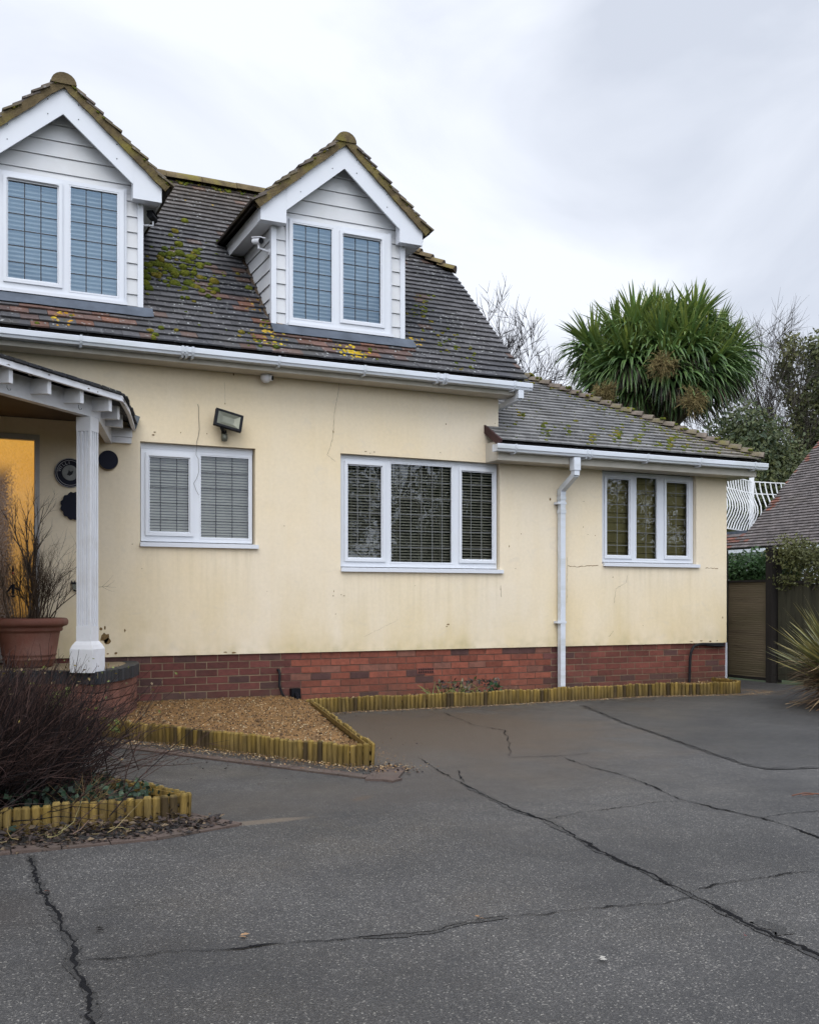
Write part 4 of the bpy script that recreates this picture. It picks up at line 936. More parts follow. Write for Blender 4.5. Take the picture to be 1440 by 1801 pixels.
def rafter(p, d, ln, z=2.802):
    b = MB(); p = V((p.x, p.y, z)); sd_ = V((-d.y, d.x, 0)) * .021
    b.hull([p + Zv(-.055) + sd_, p + Zv(-.055) - sd_, p + Zv(.06) - sd_, p + Zv(.06) + sd_], [p + d * ln + Zv(-.065) + sd_, p + d * ln + Zv(-.065) - sd_, p + d * ln + Zv(.05) - sd_, p + d * ln + Zv(.05) + sd_])
    b.build('rafter', M['painted'], PR)
for k in (-.02, .35, .74, 1.16, 1.6, 2.05, 2.5, 2.95): rafter(pb + bd * k, bn, .165)
rafter(q0 + sdv * .24, (bn + sn * .35).normalized(), .16, 2.79); rafter(q0 + sdv * .62, sn, .15, 2.79)
b = MB(); b.poly([e_far - bn * .2 + Zv(2.872), q0 + Zv(2.872) - bn * .05, V((1.6, -.01, 2.872)), V((-2.4, -.01, 2.872))]); b.build('porch_ceiling', M['soffitdark'], PR)
gb = [onY(x, y, -.09) for x, y in ((232, 727), (247, 733), (240, 754), (227, 747))]; b = MB(); b.hull([tuple(p) for p in gb], [(p.x, -.005, p.z) for p in gb]); b.build('wall_box', M['greybox'], PR)  # plain dark grey angled box on the wall at the roof end
for k in (.35, 1.16):
    p = pb + bd * k; b = MB(); c = V((p.x, p.y, 2.725)) + bn * .13; b.tube([c, c + V((0, 0, -.02)), c + V((.012, .012, -.035)), c + V((.026, .026, -.03)), c + V((.028, .028, -.018))], .0018, 4); b.build('hook', M['black'], PR)
b = MB(); b.box(-.95, -.7, -4.2, -.003, 0, 3.45); b.build('shading_wing_wall', M['wall'], HS)  # unseen wing wall, added to block light entering the porch from the left
b = MB(); b.hull([(-2.6, -4.5, 3.451), (-.45, -4.5, 3.451), (-.45, -.3, 3.451), (-2.6, -.3, 3.451)], [(-2.6, -4.5, 3.55), (-2.0, -4.3, 4.9), (-2.0, -.2, 4.9), (-2.6, -.3, 3.55)]); b.build('wing_roof', M['ridge'], HS)
# step
st = [(1.79, .0), (1.80, -.18), (1.76, -.45), (1.66, -.75), (1.50, -1.08), (1.262, -1.43), (1.05, -1.26), (.80, -1.075), (.30, -.98), (-1.6, -.98), (-1.6, 0)]
b = MB(); b.hull([(x, y, .49) for x, y in st], [(x, y, .54) for x, y in st]); PS = b.build('porch_step', M['slab'], HS)
b = MB()
for (xa, ya), (xb, yb_) in zip(st[:9], st[1:10]):
    a, c = V((xa, ya, 0)), V((xb, yb_, 0)); ln = (c - a).length; n = max(1, round(ln / .075)); d = (c - a).normalized(); nr = V((d.y, -d.x, 0))
    if nr.dot(V((.4, -1, 0))) < 0 and nr.x < 0: nr = -nr
    nr = -nr if nr.dot(V(((xa + xb) / 2 - .6, (ya + yb_) / 2 + .2, 0))) < 0 else nr
    for k in range(n):
        p, q = a + d * (ln * k / n + .004), a + d * (ln * (k + 1) / n - .004)
        b.c = jit((.022, .026, .032), .4); b.hull([p - nr * .1 + V((0, 0, .44)), q - nr * .1 + V((0, 0, .44)), q + nr * .02 + V((0, 0, .44)), p + nr * .02 + V((0, 0, .44))], [p - nr * .1 + V((0, 0, .546)), q - nr * .1 + V((0, 0, .546)), q + nr * .02 + V((0, 0, .546)), p + nr * .02 + V((0, 0, .546))])
b.build('step_edging', M['engbrick'], PS)
b = MB()
for (xa, ya), (xb, yb_) in zip(st[:9], st[1:10]):
    a, c = V((xa, ya, 0)), V((xb, yb_, 0)); ln = (c - a).length; n = max(1, round(ln / .15)); d = (c - a).normalized()
    for r in range(6):
        for k in range(n):
            p, q = a + d * (ln * k / n + .004), a + d * (ln * (k + 1) / n - .004); b.c = jit((.17, .075, .055), .3); nr = V((d.y, -d.x, 0))
            b.hull([p + V((0, 0, r * .074)), q + V((0, 0, r * .074)), q + nr * .06 + V((0, 0, r * .074)), p + nr * .06 + V((0, 0, r * .074))], [p + V((0, 0, r * .074 + .065)), q + V((0, 0, r * .074 + .065)), q + nr * .06 + V((0, 0, r * .074 + .065)), p + nr * .06 + V((0, 0, r * .074 + .065))])
b.build('step_brickwork', M['brick'], PS)

# pipes and cables fixed to the plinth
b = MB(); b.tube([(3.30, .03, .41), (3.30, -.02, .405), (3.305, -.03, .37), (3.30, -.032, .25), (3.33, -.035, .16), (3.38, -.03, .09), (3.39, -.03, .0)], .014, 8); b.build('waste_hose', M['rubber'], PL)
b = MB(); b.box(3.43, 3.53, -.05, .02, .09, .21); b.tube([(3.48, -.05, .15), (3.48, -.09, .13), (3.48, -.1, .03)], .025, 10); b.build('drain_box', M['black'], PL)
b = MB(); b.tube([(9.35, -.005, .565), (9.15, -.012, .572), (9.0, -.012, .575), (8.92, -.02, .572), (8.84, -.025, .55), (8.79, -.03, .48), (8.775, -.03, .40), (8.765, -.03, .2), (8.76, -.03, -.02)], .017, 8)
b.tube([(9.36, -.01, .545), (9.2, -.018, .55), (9.05, -.014, .562)], .014, 6); b.build('black_cable', M['rubber'], PL)

# ---------------------------------------------------------------- fittings on the wall
FL = thing('floodlight', 'black rectangular floodlight mounted askew above the two-light ground floor window', 'floodlight', (2.70, 0, 2.90))
c = V((2.728, -.13, 2.972)); rx = V((math.cos(-.22), 0, math.sin(-.22))); up_ = V((.22 * .9, .25, .93)).normalized(); nr = rx.cross(up_).normalized(); up_ = nr.cross(rx)
rx2 = (rx + V((0, 0, 0))).normalized()
def fl(mb, w_, h_, y0, y1, w2=None, h2=None):
    w2 = w2 or w_; h2 = h2 or h_; q = lambda w, h, y: [c + rx2 * x * w / 2 + up_ * z * h / 2 + nr * y for x, z in ((-1, -1), (1, -1), (1, 1), (-1, 1))]
    mb.hull(q(w_, h_, y0), q(w2, h2, y1))
fs = 1 if nr.y < 0 else -1
b = MB(); fl(b, .22, .13, -.05 * fs, -.015 * fs, .29, .185); fl(b, .29, .185, -.015 * fs, .002 * fs); 
for k in range(4):
    o = [(-.145, .145, .0925 - .022, .0925), (-.145, .145, -.0925, -.0925 + .022), (-.145, -.118, -.07, .07), (.118, .145, -.07, .07)][k]
    q = lambda y: [c + rx2 * x + up_ * z + nr * y for x, z in ((o[0], o[2]), (o[1], o[2]), (o[1], o[3]), (o[0], o[3]))]
    b.hull(q(.0025 * fs), q(.022 * fs))
b.build('lamp_housing', M['black'], FL)
b = MB(); q = lambda w, h, y: [c + rx2 * x * w / 2 + up_ * z * h / 2 + nr * y for x, z in ((-1, -1), (1, -1), (1, 1), (-1, 1))]
A, B = q(.232, .138, .018 * fs), q(.12, .07, .004 * fs)
for k in range(4):
    b.c = (.3, .3, .26); b.poly([A[k], A[(k + 1) % 4], B[(k + 1) % 4], B[k]])
b.poly(B); b.build('reflector', M['grey'], FL)
b = MB(); b.bar(c - up_ * .09 - rx2 * .06, V((2.71, -.05, 2.855)), .03, .03); b.bar((2.71, -.06, 2.86), (2.71, 0, 2.86), .04, .05); b.build('bracket', M['black'], FL)
b = MB(); b.smooth = True; b.lathe([(.0, -.045), (.028, -.04), (.036, -.01), (.034, .025), (.02, .04), (0, .042)], (2.71, -.045, 2.815), 12); b.build('motion_sensor', M['grey'], FL)

def turret(c):
    t = thing('security_camera', 'small white ball camera tucked under the main gutter', 'camera', (c.x, -.07, c.z + .06), 'security cameras')
    b = MB(); b.disc((c.x, -.075, 3.4865), (0, 0, -1), .05, 16, .03); b.build('mount', M['black'], t)
    b = MB(); b.smooth = True; n = 10; b.lathe([(.058 * math.sin(math.pi * k / n), -.058 * math.cos(math.pi * k / n)) for k in range(n + 1)], (c.x, -.085, c.z), 16); b.build('ball', M['painted'], t)
    d = V((.72, -.62, -.12)).normalized(); cc = V((c.x, -.085, c.z)); b = MB(); b.tube([cc + d * .045, cc + d * .072], .03, 12); b.build('collar', M['painted'], t)
    b = MB(); b.disc(cc + d * .0722, d, .024, 14, .003); b.build('lens', M['black'], t)
turret(onY(468, 664, -.085))
def bullet(loc, d, wallside, label, bm='painted'):
    t = thing('security_camera', label, 'camera', loc, 'security cameras'); loc = V(loc); d = V(d).normalized()
    b = MB(); b.tube([loc - d * .09, loc + d * .05], .034, 12); b.build('camera_body', M[bm], t)
    b = MB(); b.tube([loc + d * .051, loc + d * .056], .031, 12); b.build('lens', M['black'], t)
    b = MB(); u = V((0, 0, 1)); b.tube([loc - d * .10 + u * .012, loc + d * .085 + u * .012], .04, 12); b.v = [v for v in b.v]; 
    b = MB(); b.bar(loc + u * .037 - d * .09, loc + u * .037 + d * .085, .07, .01); b.build('sun_shield', M[bm], t)
    b = MB(); p = loc - u * .03; w_ = V(wallside); b.tube([p, p - u * .045, p - u * .05 + w_ * .5, p - u * .055 + w_], .011, 8); b.disc(p - u * .055 + w_, w_ * -1, .035, 12, .012); b.build('bracket', M['painted'], t)
q = onY(455, 424, .14); bullet((q.x, .14, q.z), (.25, -1, -.25), (3.255 - q.x, .03, 0), 'white bullet camera on the left cheek of the right hand dormer')
bullet((2.035, .20, 5.03), (.55, .9, -.1), (1.925 - 2.035, 0, 0), 'dark bullet camera on a white arm beside the left dormer', 'black')

b = MB(); P_ = [onY(x, y, -.01) for x, y in [(348, 711), (350, 716), (350, 735), (351, 755), (349, 768), (346, 778), (346, 790)]] + [onY(x, y, .03) for x, y in [(345, 800), (349, 807), (350, 830), (346, 842), (341, 850), (345, 862), (350, 871)]]
b.tube(P_, .0022, 5); tag(b.build('loose_cable', pm('grey_cable', (.10, .095, .085), .6), loc=tuple(P_[0])), 'thin loose grey cable dangling from a hole in the wall across the window', 'cable')

# round plaques by the door
t = thing('wall_plaque', 'round navy plaque with a grey centre and lettered rim, half behind the porch column', 'plaque', (1.205, 0, 2.372), 'ornaments on the porch wall')
b = MB(); b.disc((1.205, -.002, 2.372), (0, -1, 0), .142, 36, .018); b.build('plate', M['navy'], t)
b = MB()
for r in (.138, .120): b.tube([(1.205 + r * math.cos(k * math.pi / 20), -.021, 2.372 + r * math.sin(k * math.pi / 20)) for k in range(41)], .0025, 5)
b.build('rim', M['letter'], t)
b = MB(); b.disc((1.205, -.0205, 2.372), (0, -1, 0), .074, 28, .006); b.build('centre_disc', pm('pewter_disc', (.15, .155, .15), .5, .3, 20), t)
b = MB(); s = V((1.205, -.029, 2.372)); b.poly([(s.x - .03, s.y, s.z - .02), (s.x - .005, s.y, s.z - .03), (s.x + .02, s.y, s.z - .015), (s.x + .03, s.y, s.z + .02), (s.x + .0, s.y, s.z + .012), (s.x - .012, s.y, s.z + .03), (s.x - .018, s.y, s.z + .005)]); b.build('emblem', M['black'], t)
for i, ch in enumerate('WILLI'):
    an = rad(163 - i * 17); cu = bpy.data.curves.new('letter', 'FONT'); cu.body = ch; cu.size = .042; cu.align_x = 'CENTER'; cu.align_y = 'CENTER'; cu.extrude = .001
    tmp = bpy.data.objects.new('letter', cu); COL.objects.link(tmp); bpy.context.view_layer.update()
    me = bpy.data.meshes.new_from_object(tmp.evaluated_get(bpy.context.evaluated_depsgraph_get())); bpy.data.objects.remove(tmp); me.name = 'letter'
    o = bpy.data.objects.new('letter', me); COL.objects.link(o); me.materials.append(M['letter']); o.parent = t
    o.location = (.097 * math.cos(an), -.0225, .097 * math.sin(an)); o.rotation_euler = (rad(90), -(an - math.pi / 2), 0)
t = thing('wall_plaque', 'plain round black plaque on the wall just right of the porch column', 'plaque', (1.56, 0, 2.515), 'ornaments on the porch wall')
b = MB(); b.disc((1.56, -.002, 2.515), (0, -1, 0), .092, 32, .045); b.build('plate', M['navy'], t)
b = MB(); b.disc((1.56, -.001, 2.509), (0, -1, 0), .095, 32, .03); b.build('backing_ring', M['slab'], t)
b = MB(); c = V((1.255, -.002, 2.055)); n = 40
lo = [(c.x + (.135 + .008 * math.cos(k * 2 * math.pi / n * 13)) * math.cos(2 * math.pi * k / n), -.002, c.z + (.135 + .008 * math.cos(k * 2 * math.pi / n * 13)) * math.sin(2 * math.pi * k / n)) for k in range(n)]
b.hull(lo, [(p[0], -.03, p[2]) for p in lo]); tag(b.build('wall_plaque', M['navy'], loc=tuple(c)), 'black scalloped round plaque below the lettered one, mostly behind the column', 'plaque', 'ornaments on the porch wall')
t = thing('wall_bracket', 'small metal bracket with two prongs peeping out left of the column', 'bracket', (1.27, 0, 1.28)); 
b = MB(); b.box(1.215, 1.30, -.03, -.002, 1.30, 1.318); b.tube([(1.222, -.016, 1.318), (1.222, -.016, 1.335)], .006, 6); b.tube([(1.25, -.016, 1.318), (1.25, -.016, 1.335)], .006, 6); b.tube([(1.235, -.03, 1.245), (1.25, -.03, 1.235), (1.29, -.03, 1.238)], .008, 6); b.build('prongs', M['black'], t)
b = MB(); b.box(1.225, 1.31, -.022, -.002, 1.25, 1.30); b.build('plate', M['grey'], t)

# ---------------------------------------------------------------- twig helpers
def twig(mb, p, d, ln, r, segs, droop=0, wob=.12, col=(.05, .03, .02), n=3, up=0):
    pts = [V(p)]; d = V(d).normalized()
    for i in range(segs):
        d = (d + V((R.gauss(0, wob), R.gauss(0, wob), R.gauss(0, wob) - droop + up))).normalized(); pts.append(pts[-1] + d * ln / segs)
    mb.c = jit(col, .35); mb.tube(pts, [r * (1 - .75 * i / segs) for i in range(segs + 1)], n, cap=False); return pts, d
def branchy(mb, p, d, ln, r, depth, col, spread=.6, up=.05, wob=.12, kids=(3, 5), shrink=.62, minr=.002, segs=5):
    pts, dd = twig(mb, p, d, ln, r, segs, 0, wob, col, 5 if r > .03 else (4 if r > .012 else 3), up)
    if depth <= 0: return
    for k in range(R.randint(*kids)):
        t = R.uniform(.3, 1.0); i = min(len(pts) - 2, int(t * (len(pts) - 1))); q = pts[i].lerp(pts[i + 1], t * (len(pts) - 1) - i)
        bd_ = (pts[i + 1] - pts[i]).normalized(); o = bd_.orthogonal().normalized(); o.rotate(Matrix.Rotation(R.random() * 6.283, 3, bd_))
        nd = (bd_ + o * R.uniform(spread * .6, spread * 1.3)).normalized()
        branchy(mb, q, nd, ln * shrink * R.uniform(.7, 1.15), max(minr, r * (1 - .7 * t) * .75), depth - 1, col, spread, up, wob, kids, shrink, minr, segs)
def leaf(mb, p, n, t, ln, wd, col):
    n, t = V(n).normalized(), V(t).normalized(); s = n.cross(t)
    if s.length < 1e-3: s = t.orthogonal()
    s.normalize(); mb.c = col; a = mb.vert(p); b_ = mb.vert(V(p) + t * ln * .45 + s * wd / 2 + n * ln * .06); c_ = mb.vert(V(p) + t * ln - n * ln * .08); d_ = mb.vert(V(p) + t * ln * .45 - s * wd / 2 + n * ln * .06)
    mb.face([a, b_, c_]); mb.face([a, c_, d_])
def rvec():
    while True:
        v = V((R.uniform(-1, 1), R.uniform(-1, 1), R.uniform(-1, 1)))
        if .05 < v.length < 1: return v.normalized()
def leaf_cloud(mb, blobs, n, size, c0, c1, shell=.55):
    tot = sum(b_[1][0] * b_[1][1] * b_[1][2] for b_ in blobs)
    for c, rr in blobs:
        base = lerp(c0, c1, R.random())
        for _ in range(int(n * rr[0] * rr[1] * rr[2] / tot)):
            d = rvec(); k = (shell + (1 - shell) * R.random()) * (1 + .22 * noise.noise(d * 2.2 + V(c))); p = V(c) + V((d.x * rr[0], d.y * rr[1], d.z * rr[2])) * k
            nm = (d + rvec() * .8).normalized(); cl = lerp(base, lerp(c0, c1, R.random()), .5)
            leaf(mb, p, nm, rvec() + V((0, 0, -.2)), size * R.uniform(.6, 1.3), size * R.uniform(.4, .7), jit(cl, .25))

# potted shrub
PX, PY = .80, -.46
t = thing('plant_pot', 'large rimmed terracotta pot on the porch step', 'plant pot', (PX, PY, .546))
b = MB(); b.smooth = True
b.lathe([(.0, 0), (.20, 0), (.212, .015), (.222, .06), (.228, .064), (.230, .075), (.226, .082), (.231, .10), (.236, .104), (.238, .116), (.234, .122), (.262, .30), (.268, .318), (.282, .322), (.290, .335), (.286, .352), (.292, .36), (.30, .365), (.326, .372), (.338, .39), (.338, .415), (.326, .435), (.308, .44), (.295, .43), (.285, .40)], (PX, PY, .546), 40); b.build('pot', M['terracotta'], t)
b = MB(); b.disc((PX, PY, .546 + .395), (0, 0, 1), .286, 24, .008); b.build('soil', M['earth'], t)
b = MB()
for _ in range(44):
    a = R.random() * 6.28; r = R.random() * .22; p = V((PX + .04 + r * math.cos(a), PY + r * math.sin(a), .95)); d = V((math.cos(a) * r * 1.6 + R.gauss(.06, .12), math.sin(a) * r * 1.5, 1))
    branchy(b, p, d, R.uniform(.3, .62), R.uniform(.004, .008), 2, R.choice([(.045, .03, .02), (.09, .065, .045), (.06, .042, .03)]), .55, .06, .14, (3, 6), .55, .0012, 5)
for _ in range(5): branchy(b, (PX + .05 + R.uniform(-.04, .04), PY, .95), (R.uniform(-.03, .06), R.uniform(-.1, .1), 1), R.uniform(.9, 1.1), .012, 2, (.07, .055, .045), .5, .03, .06, (7, 10), .3, .0012, 7)
for _ in range(160): a = R.random() * 6.28; r = R.random() ** .5 * .26; twig(b, (PX - .05 + r * math.cos(a), PY + r * math.sin(a), .945), (R.gauss(0, .5), R.gauss(0, .5), 1), R.uniform(.06, .17), .0018, 3, .05, .3, (.06, .042, .03))
tag(b.build('bare_shrub', M['twig'], loc=(PX, PY, .95)), 'leafless twiggy shrub growing in the terracotta pot', 'shrub')
t = thing('garden_stake', 'thin garden stake with dark spinning ornament and red bead in front of the lit door', 'ornament', (PX - .14, PY - .12, .95)); sx_ = PX - .145; sy_ = PY - .12
b = MB(); b.tube([(sx_, sy_, .94), (sx_ - .004, sy_, 1.40)], .0022, 5); b.build('rod', M['black'], t)
b = MB(); b.tube([(sx_, sy_, 1.40), (sx_, sy_, 1.415), (sx_, sy_, 1.44), (sx_, sy_, 1.455)], [.006, .010, .007, .002], 8); b.build('finial', M['black'], t)
b = MB(); b.tube([(sx_, sy_, 1.378), (sx_, sy_, 1.386), (sx_, sy_, 1.396)], [.005, .011, .005], 8); b.build('bead', M['red'], t)
b = MB(); z = 1.24
b.tube([(sx_ - .055, sy_, z - .025), (sx_ - .03, sy_, z + .005), (sx_ - .01, sy_, z + .035), (sx_ + .012, sy_, z + .045), (sx_ + .006, sy_, z + .02), (sx_ + .03, sy_, z + .006), (sx_ + .055, sy_, z - .005)], [.006, .010, .012, .008, .008, .008, .003], 6)
b.tube([(sx_, sy_, z + .06), (sx_, sy_, z + .02), (sx_, sy_, z - .02), (sx_, sy_, z - .05)], [.003, .012, .014, .006], 6); b.tube([(sx_ - .022, sy_, z - .052), (sx_, sy_, z - .064), (sx_ + .022, sy_, z - .052)], [.004, .010, .004], 6); b.build('figure', M['black'], t)

# ---------------------------------------------------------------- log roll edging
def logs(pts, h, name_label, facing=1, w_=.046, dark=.14, rail=True, taper=1):
    t = thing('log_edging', name_label, 'log edging', (pts[0][0], pts[0][1], 0), 'half log edging round the beds'); b = MB(); rl = MB()
    for (xa, ya), (xb, yb_) in zip(pts, pts[1:]):
        a, c = V((xa, ya, 0)), V((xb, yb_, 0)); ln = (c - a).length; n = max(1, round(ln / w_)); d = (c - a).normalized(); nr = V((d.y, -d.x, 0)) * facing
        for k in range(n):
            p = a + d * ln * (k + .5) / n; r = ln / n * .47; hh = h + R.uniform(-.008, .006) + .006 * math.sin(k * .37)
            cl = lerp((.17, .112, .022), (.20, .14, .045), R.random()) if R.random() > dark else (.055, .038, .016)
            if R.random() < .25: cl = lerp(cl, (.22, .145, .035), .6)
            b.c = jit(cl, .22); tl = V((R.gauss(0, .025), R.gauss(0, .02), 1)) * 1
            prof = [nr * (r * 1.0 * math.sin(x_)) + d * (-r * math.cos(x_)) for x_ in [math.pi * j / 6 for j in range(7)]] + [d * r - nr * .004, d * -r - nr * .004]
            lo = [p + q + V((0, 0, -.02)) for q in prof]; mi = [p + q + tl * (hh - .012) for q in prof]; tp = [p + q * .72 + tl * hh for q in prof]
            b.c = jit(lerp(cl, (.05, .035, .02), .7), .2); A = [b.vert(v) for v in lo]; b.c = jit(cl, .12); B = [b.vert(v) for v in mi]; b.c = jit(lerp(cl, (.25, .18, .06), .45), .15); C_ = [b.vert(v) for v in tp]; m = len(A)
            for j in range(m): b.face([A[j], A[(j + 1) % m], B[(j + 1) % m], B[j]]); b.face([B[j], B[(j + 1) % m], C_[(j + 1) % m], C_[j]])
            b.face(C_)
        rl.c = jit((.17, .11, .028), .2)
        for z in (.35, .78): rl.bar(a - nr * .012 + V((0, 0, h * z)), c - nr * .012 + V((0, 0, h * z)), .012, .034)
    b.build('log_row', M['log'], t)
    if rail: rl.build('rail', M['log'], t)
    return t
logs([(-1.2, -4.86), (.31, -4.945), (1.21, -4.945)], .14, 'mustard brown log edging along the front of the bed with the twiggy bush'); logs([(1.225, -4.93), (.83, -4.03), (.33, -3.0)], .14, 'log edging running back from the tip of the bush bed', 1)
logs([(.85, -.55), (1.63, -1.99), (2.02, -2.70), (2.575, -3.70), (2.745, -3.765)], .152, 'long log edging along the front of the triangular gravel bed'); logs([(2.765, -3.76), (3.42, -.70)], .152, 'log edging down the driveway side of the triangular gravel bed')
logs([(3.40, -.60), (3.93, -.53), (4.75, -.57)], .15, 'log edging at the wall, beside the triangular bed'); logs([(4.76, -.57), (5.52, -.60), (6.55, -.545)], .15, 'log edging at the wall in front of the wilted plants'); logs([(6.56, -.54), (7.71, -.515)], .15, 'log edging at the wall right of the downpipe foot'); logs([(7.73, -.50), (8.40, -.70), (8.83, -.78), (8.97, -.70), (9.12, -.05)], .15, 'last log edging, curving in to the house corner')

# gravel beds
def fill(poly, z, mound=None, step=.05):
    """triangulated sheet inside a polygon with a bumpy height"""
    b = MB(); xs_ = [p[0] for p in poly]; ys_ = [p[1] for p in poly]
    def inside(x, y):
        r = False; j = len(poly) - 1
        for i in range(len(poly)):
            if (poly[i][1] > y) != (poly[j][1] > y) and x < (poly[j][0] - poly[i][0]) * (y - poly[i][1]) / (poly[j][1] - poly[i][1]) + poly[i][0]: r = not r
            j = i
        return r
    ids = {}; nx = int((max(xs_) - min(xs_)) / step) + 1; ny = int((max(ys_) - min(ys_)) / step) + 1
    H = lambda x, y: z + (mound(x, y) if mound else 0) + .012 * noise.noise((x * 9, y * 9, 0)) + .006 * noise.noise((x * 31, y * 31, 4))
    def vid(i, j):
        if (i, j) not in ids:
            x, y = min(xs_) + i * step, min(ys_) + j * step; b.c = jit((.17, .09, .03), .4); ids[(i, j)] = b.vert((x, y, H(x, y)))
        return ids[(i, j)]
    for i in range(nx):
        for j in range(ny):
            if inside(min(xs_) + (i + .5) * step, min(ys_) + (j + .5) * step): b.face([vid(i, j), vid(i + 1, j), vid(i + 1, j + 1), vid(i, j + 1)])
    return b, inside, H, (min(xs_), max(xs_), min(ys_), max(ys_))
def pebbles(mb, n, inside, H, bb, cols, s0=.005, s1=.012):
    for _ in range(n):
        x, y = R.uniform(bb[0], bb[1]), R.uniform(bb[2], bb[3])
        if not inside(x, y): continue
        s = R.uniform(s0, s1); mb.c = jit(R.choice(cols), .3); c = V((x, y, H(x, y) + s * .3)); ax = [rvec() for _ in range(1)][0]; a = ax.orthogonal().normalized(); q = ax.cross(a)
        v = [c + a * s, c + q * s * R.uniform(.6, 1), c - a * s * R.uniform(.7, 1), c - q * s * R.uniform(.6, 1), c + ax * s * .6, c - ax * s * .6]; i = [mb.vert(p) for p in v]
        for k in range(4): mb.face([i[k], i[(k + 1) % 4], i[4]]); mb.face([i[(k + 1) % 4], i[k], i[5]])
GC = [(.21, .115, .04), (.31, .19, .08), (.10, .055, .022), (.20, .115, .04), (.42, .33, .20), (.05, .03, .016), (.07, .04, .02)]
tri = [(1.0, -.5), (1.79, .02), (3.42, .02), (3.41, -.66), (2.76, -3.72), (2.58, -3.66), (2.03, -2.68), (1.64, -1.95)]
b, ins, H, bb = fill(tri, .085, lambda x, y: .05 * max(0, 1 + y / 2.0)); pebbles(b, 9000, ins, H, bb, GC); b.build('gravel_bed', M['gravel'], kind='structure')
strip = [(3.36, .02), (9.2, .02), (9.1, -.1), (8.95, -.66), (8.8, -.74), (8.4, -.66), (7.7, -.48), (6.5, -.5), (5.5, -.56), (3.95, -.5), (3.40, -.56)]
b, ins, H, bb = fill(strip, .085); pebbles(b, 7000, ins, H, bb, GC); b.build('gravel_bed', M['gravel'], kind='structure')
fb = [(-1.3, -4.9), (1.19, -4.9), (.82, -4.0), (.3, -2.95), (-1.3, -2.6)]
b, ins, H, bb = fill(fb, .07); b.build('soil_bed', M['earth'], kind='structure')
# spilled gravel along the edging
def along(pts, n, sp, mb, cols, s0, s1, z=.004):
    seg = list(zip(pts, pts[1:])); ls = [math.dist(a, c) for a, c in seg]
    for _ in range(n):
        (xa, ya), (xb, yb_) = R.choices(seg, ls)[0]; t = R.random(); x = xa + (xb - xa) * t + R.gauss(0, sp); y = ya + (yb_ - ya) * t - abs(R.gauss(0, sp)); s = R.uniform(s0, s1); mb.c = jit(R.choice(cols), .35); a0 = R.random() * 6.3
        c = V((x, y, z + s * .3)); i = [mb.vert(c + V((s * math.cos(a0 + k * 1.57) * R.uniform(.5, 1), s * math.sin(a0 + k * 1.57) * R.uniform(.5, 1), 0))) for k in range(4)]; tp = mb.vert(c + V((0, 0, s * .55)))
        for k in range(4): mb.face([i[k], i[(k + 1) % 4], tp])
b = MB(); along([(3.45, -.66), (3.93, -.6), (5.5, -.67), (6.5, -.61), (7.7, -.58), (8.4, -.77), (8.85, -.86), (9.05, -.85)], 3600, .07, b, GC + [(.07, .045, .03), (.05, .035, .025)], .003, .009)
along([(9.0, -.8), (9.35, -.7), (9.3, -.3)], 500, .14, b, GC, .003, .009)
along([(1.2, -1.75), (1.6, -2.1), (2.0, -2.8), (2.6, -3.85), (2.9, -3.9)], 2600, .10, b, GC + [(.05, .035, .022), (.06, .04, .025), (.04, .028, .02)], .003, .010, .016)
along([(2.85, -3.75), (3.0, -3.3), (3.3, -1.5)], 500, .08, b, GC + [(.05, .035, .022)], .003, .008)
b.build('spilled_gravel', M['pebble'], kind='stuff')

# brick borders set flush round the beds
def border(pts, wd, name='brick_border'):
    b = MB()
    for (xa, ya), (xb, yb_) in zip(pts, pts[1:]):
        a, c = V((xa, ya, 0)), V((xb, yb_, 0)); ln = (c - a).length; n = max(1, round(ln / .215)); d = (c - a).normalized(); nr = V((d.y, -d.x, 0))
        for k in range(n):
            p, q = a + d * (ln * k / n + .003), a + d * (ln * (k + 1) / n - .003); z = .011 + R.uniform(-.003, .003)
            b.hull([p - nr * wd + V((0, 0, -.03)), q - nr * wd + V((0, 0, -.03)), q + V((0, 0, -.03)), p + V((0, 0, -.03))], [p - nr * wd + V((0, 0, z)), q - nr * wd + V((0, 0, z)), q + V((0, 0, z)), p + V((0, 0, z))])
    b.build(name, M['paver'], kind='structure')
border([(.75, -1.15), (1.28, -2.12), (1.95, -3.28), (2.63, -4.42)], .105); border([(2.66, -4.40), (2.95, -3.95)], .2)
border([(-1.2, -5.30), (.98, -5.33), (1.42, -5.20)], .11); border([(1.44, -5.18), (1.36, -5.03), (1.0, -4.2)], .10)

# ---------------------------------------------------------------- planting
b = MB()                                           # twiggy bush in the front bed
for _ in range(8000):
    ox, oy = R.gauss(-.10, .30), R.gauss(-4.2, .27)
    fan = R.random(); dirx = R.uniform(-.5, 1.0); d = V((dirx, R.gauss(-.1, .35), R.uniform(.55, 1.1) if R.random() < .8 else R.uniform(.2, .6)))
    ln = R.uniform(.48, .87) * (1 if d.z > .5 else .95)
    col = R.choice([(.012, .009, .009), (.018, .012, .011), (.009, .007, .008), (.022, .014, .012), (.045, .026, .021), (.014, .010, .010)])
    pts, dd = twig(b, (ox, oy, .07), d, ln, R.uniform(.0026, .0052), 6, .015, .11, col)
    for k in range(3): i = R.randint(2, 5); twig(b, pts[i], (dd + rvec() * .6), R.uniform(.08, .24), .0016, 3, -.02, .15, lerp(col, (.1, .055, .045), .35))
BUSH = tag(b.build('bush', M['twig'], loc=(-.12, -4.2, .07)), 'dense leafless bush of dark purple brown twigs behind the front log edging', 'bush')
b = MB()
for _ in range(420):
    p = V((R.gauss(.35, .4), R.gauss(-4.1, .3), R.uniform(.25, .8))); leaf(b, p, rvec() + V((0, 0, .8)), rvec(), R.uniform(.012, .03), R.uniform(.010, .018), jit(R.choice([(.16, .12, .03), (.11, .13, .03), (.14, .10, .05)]), .3))
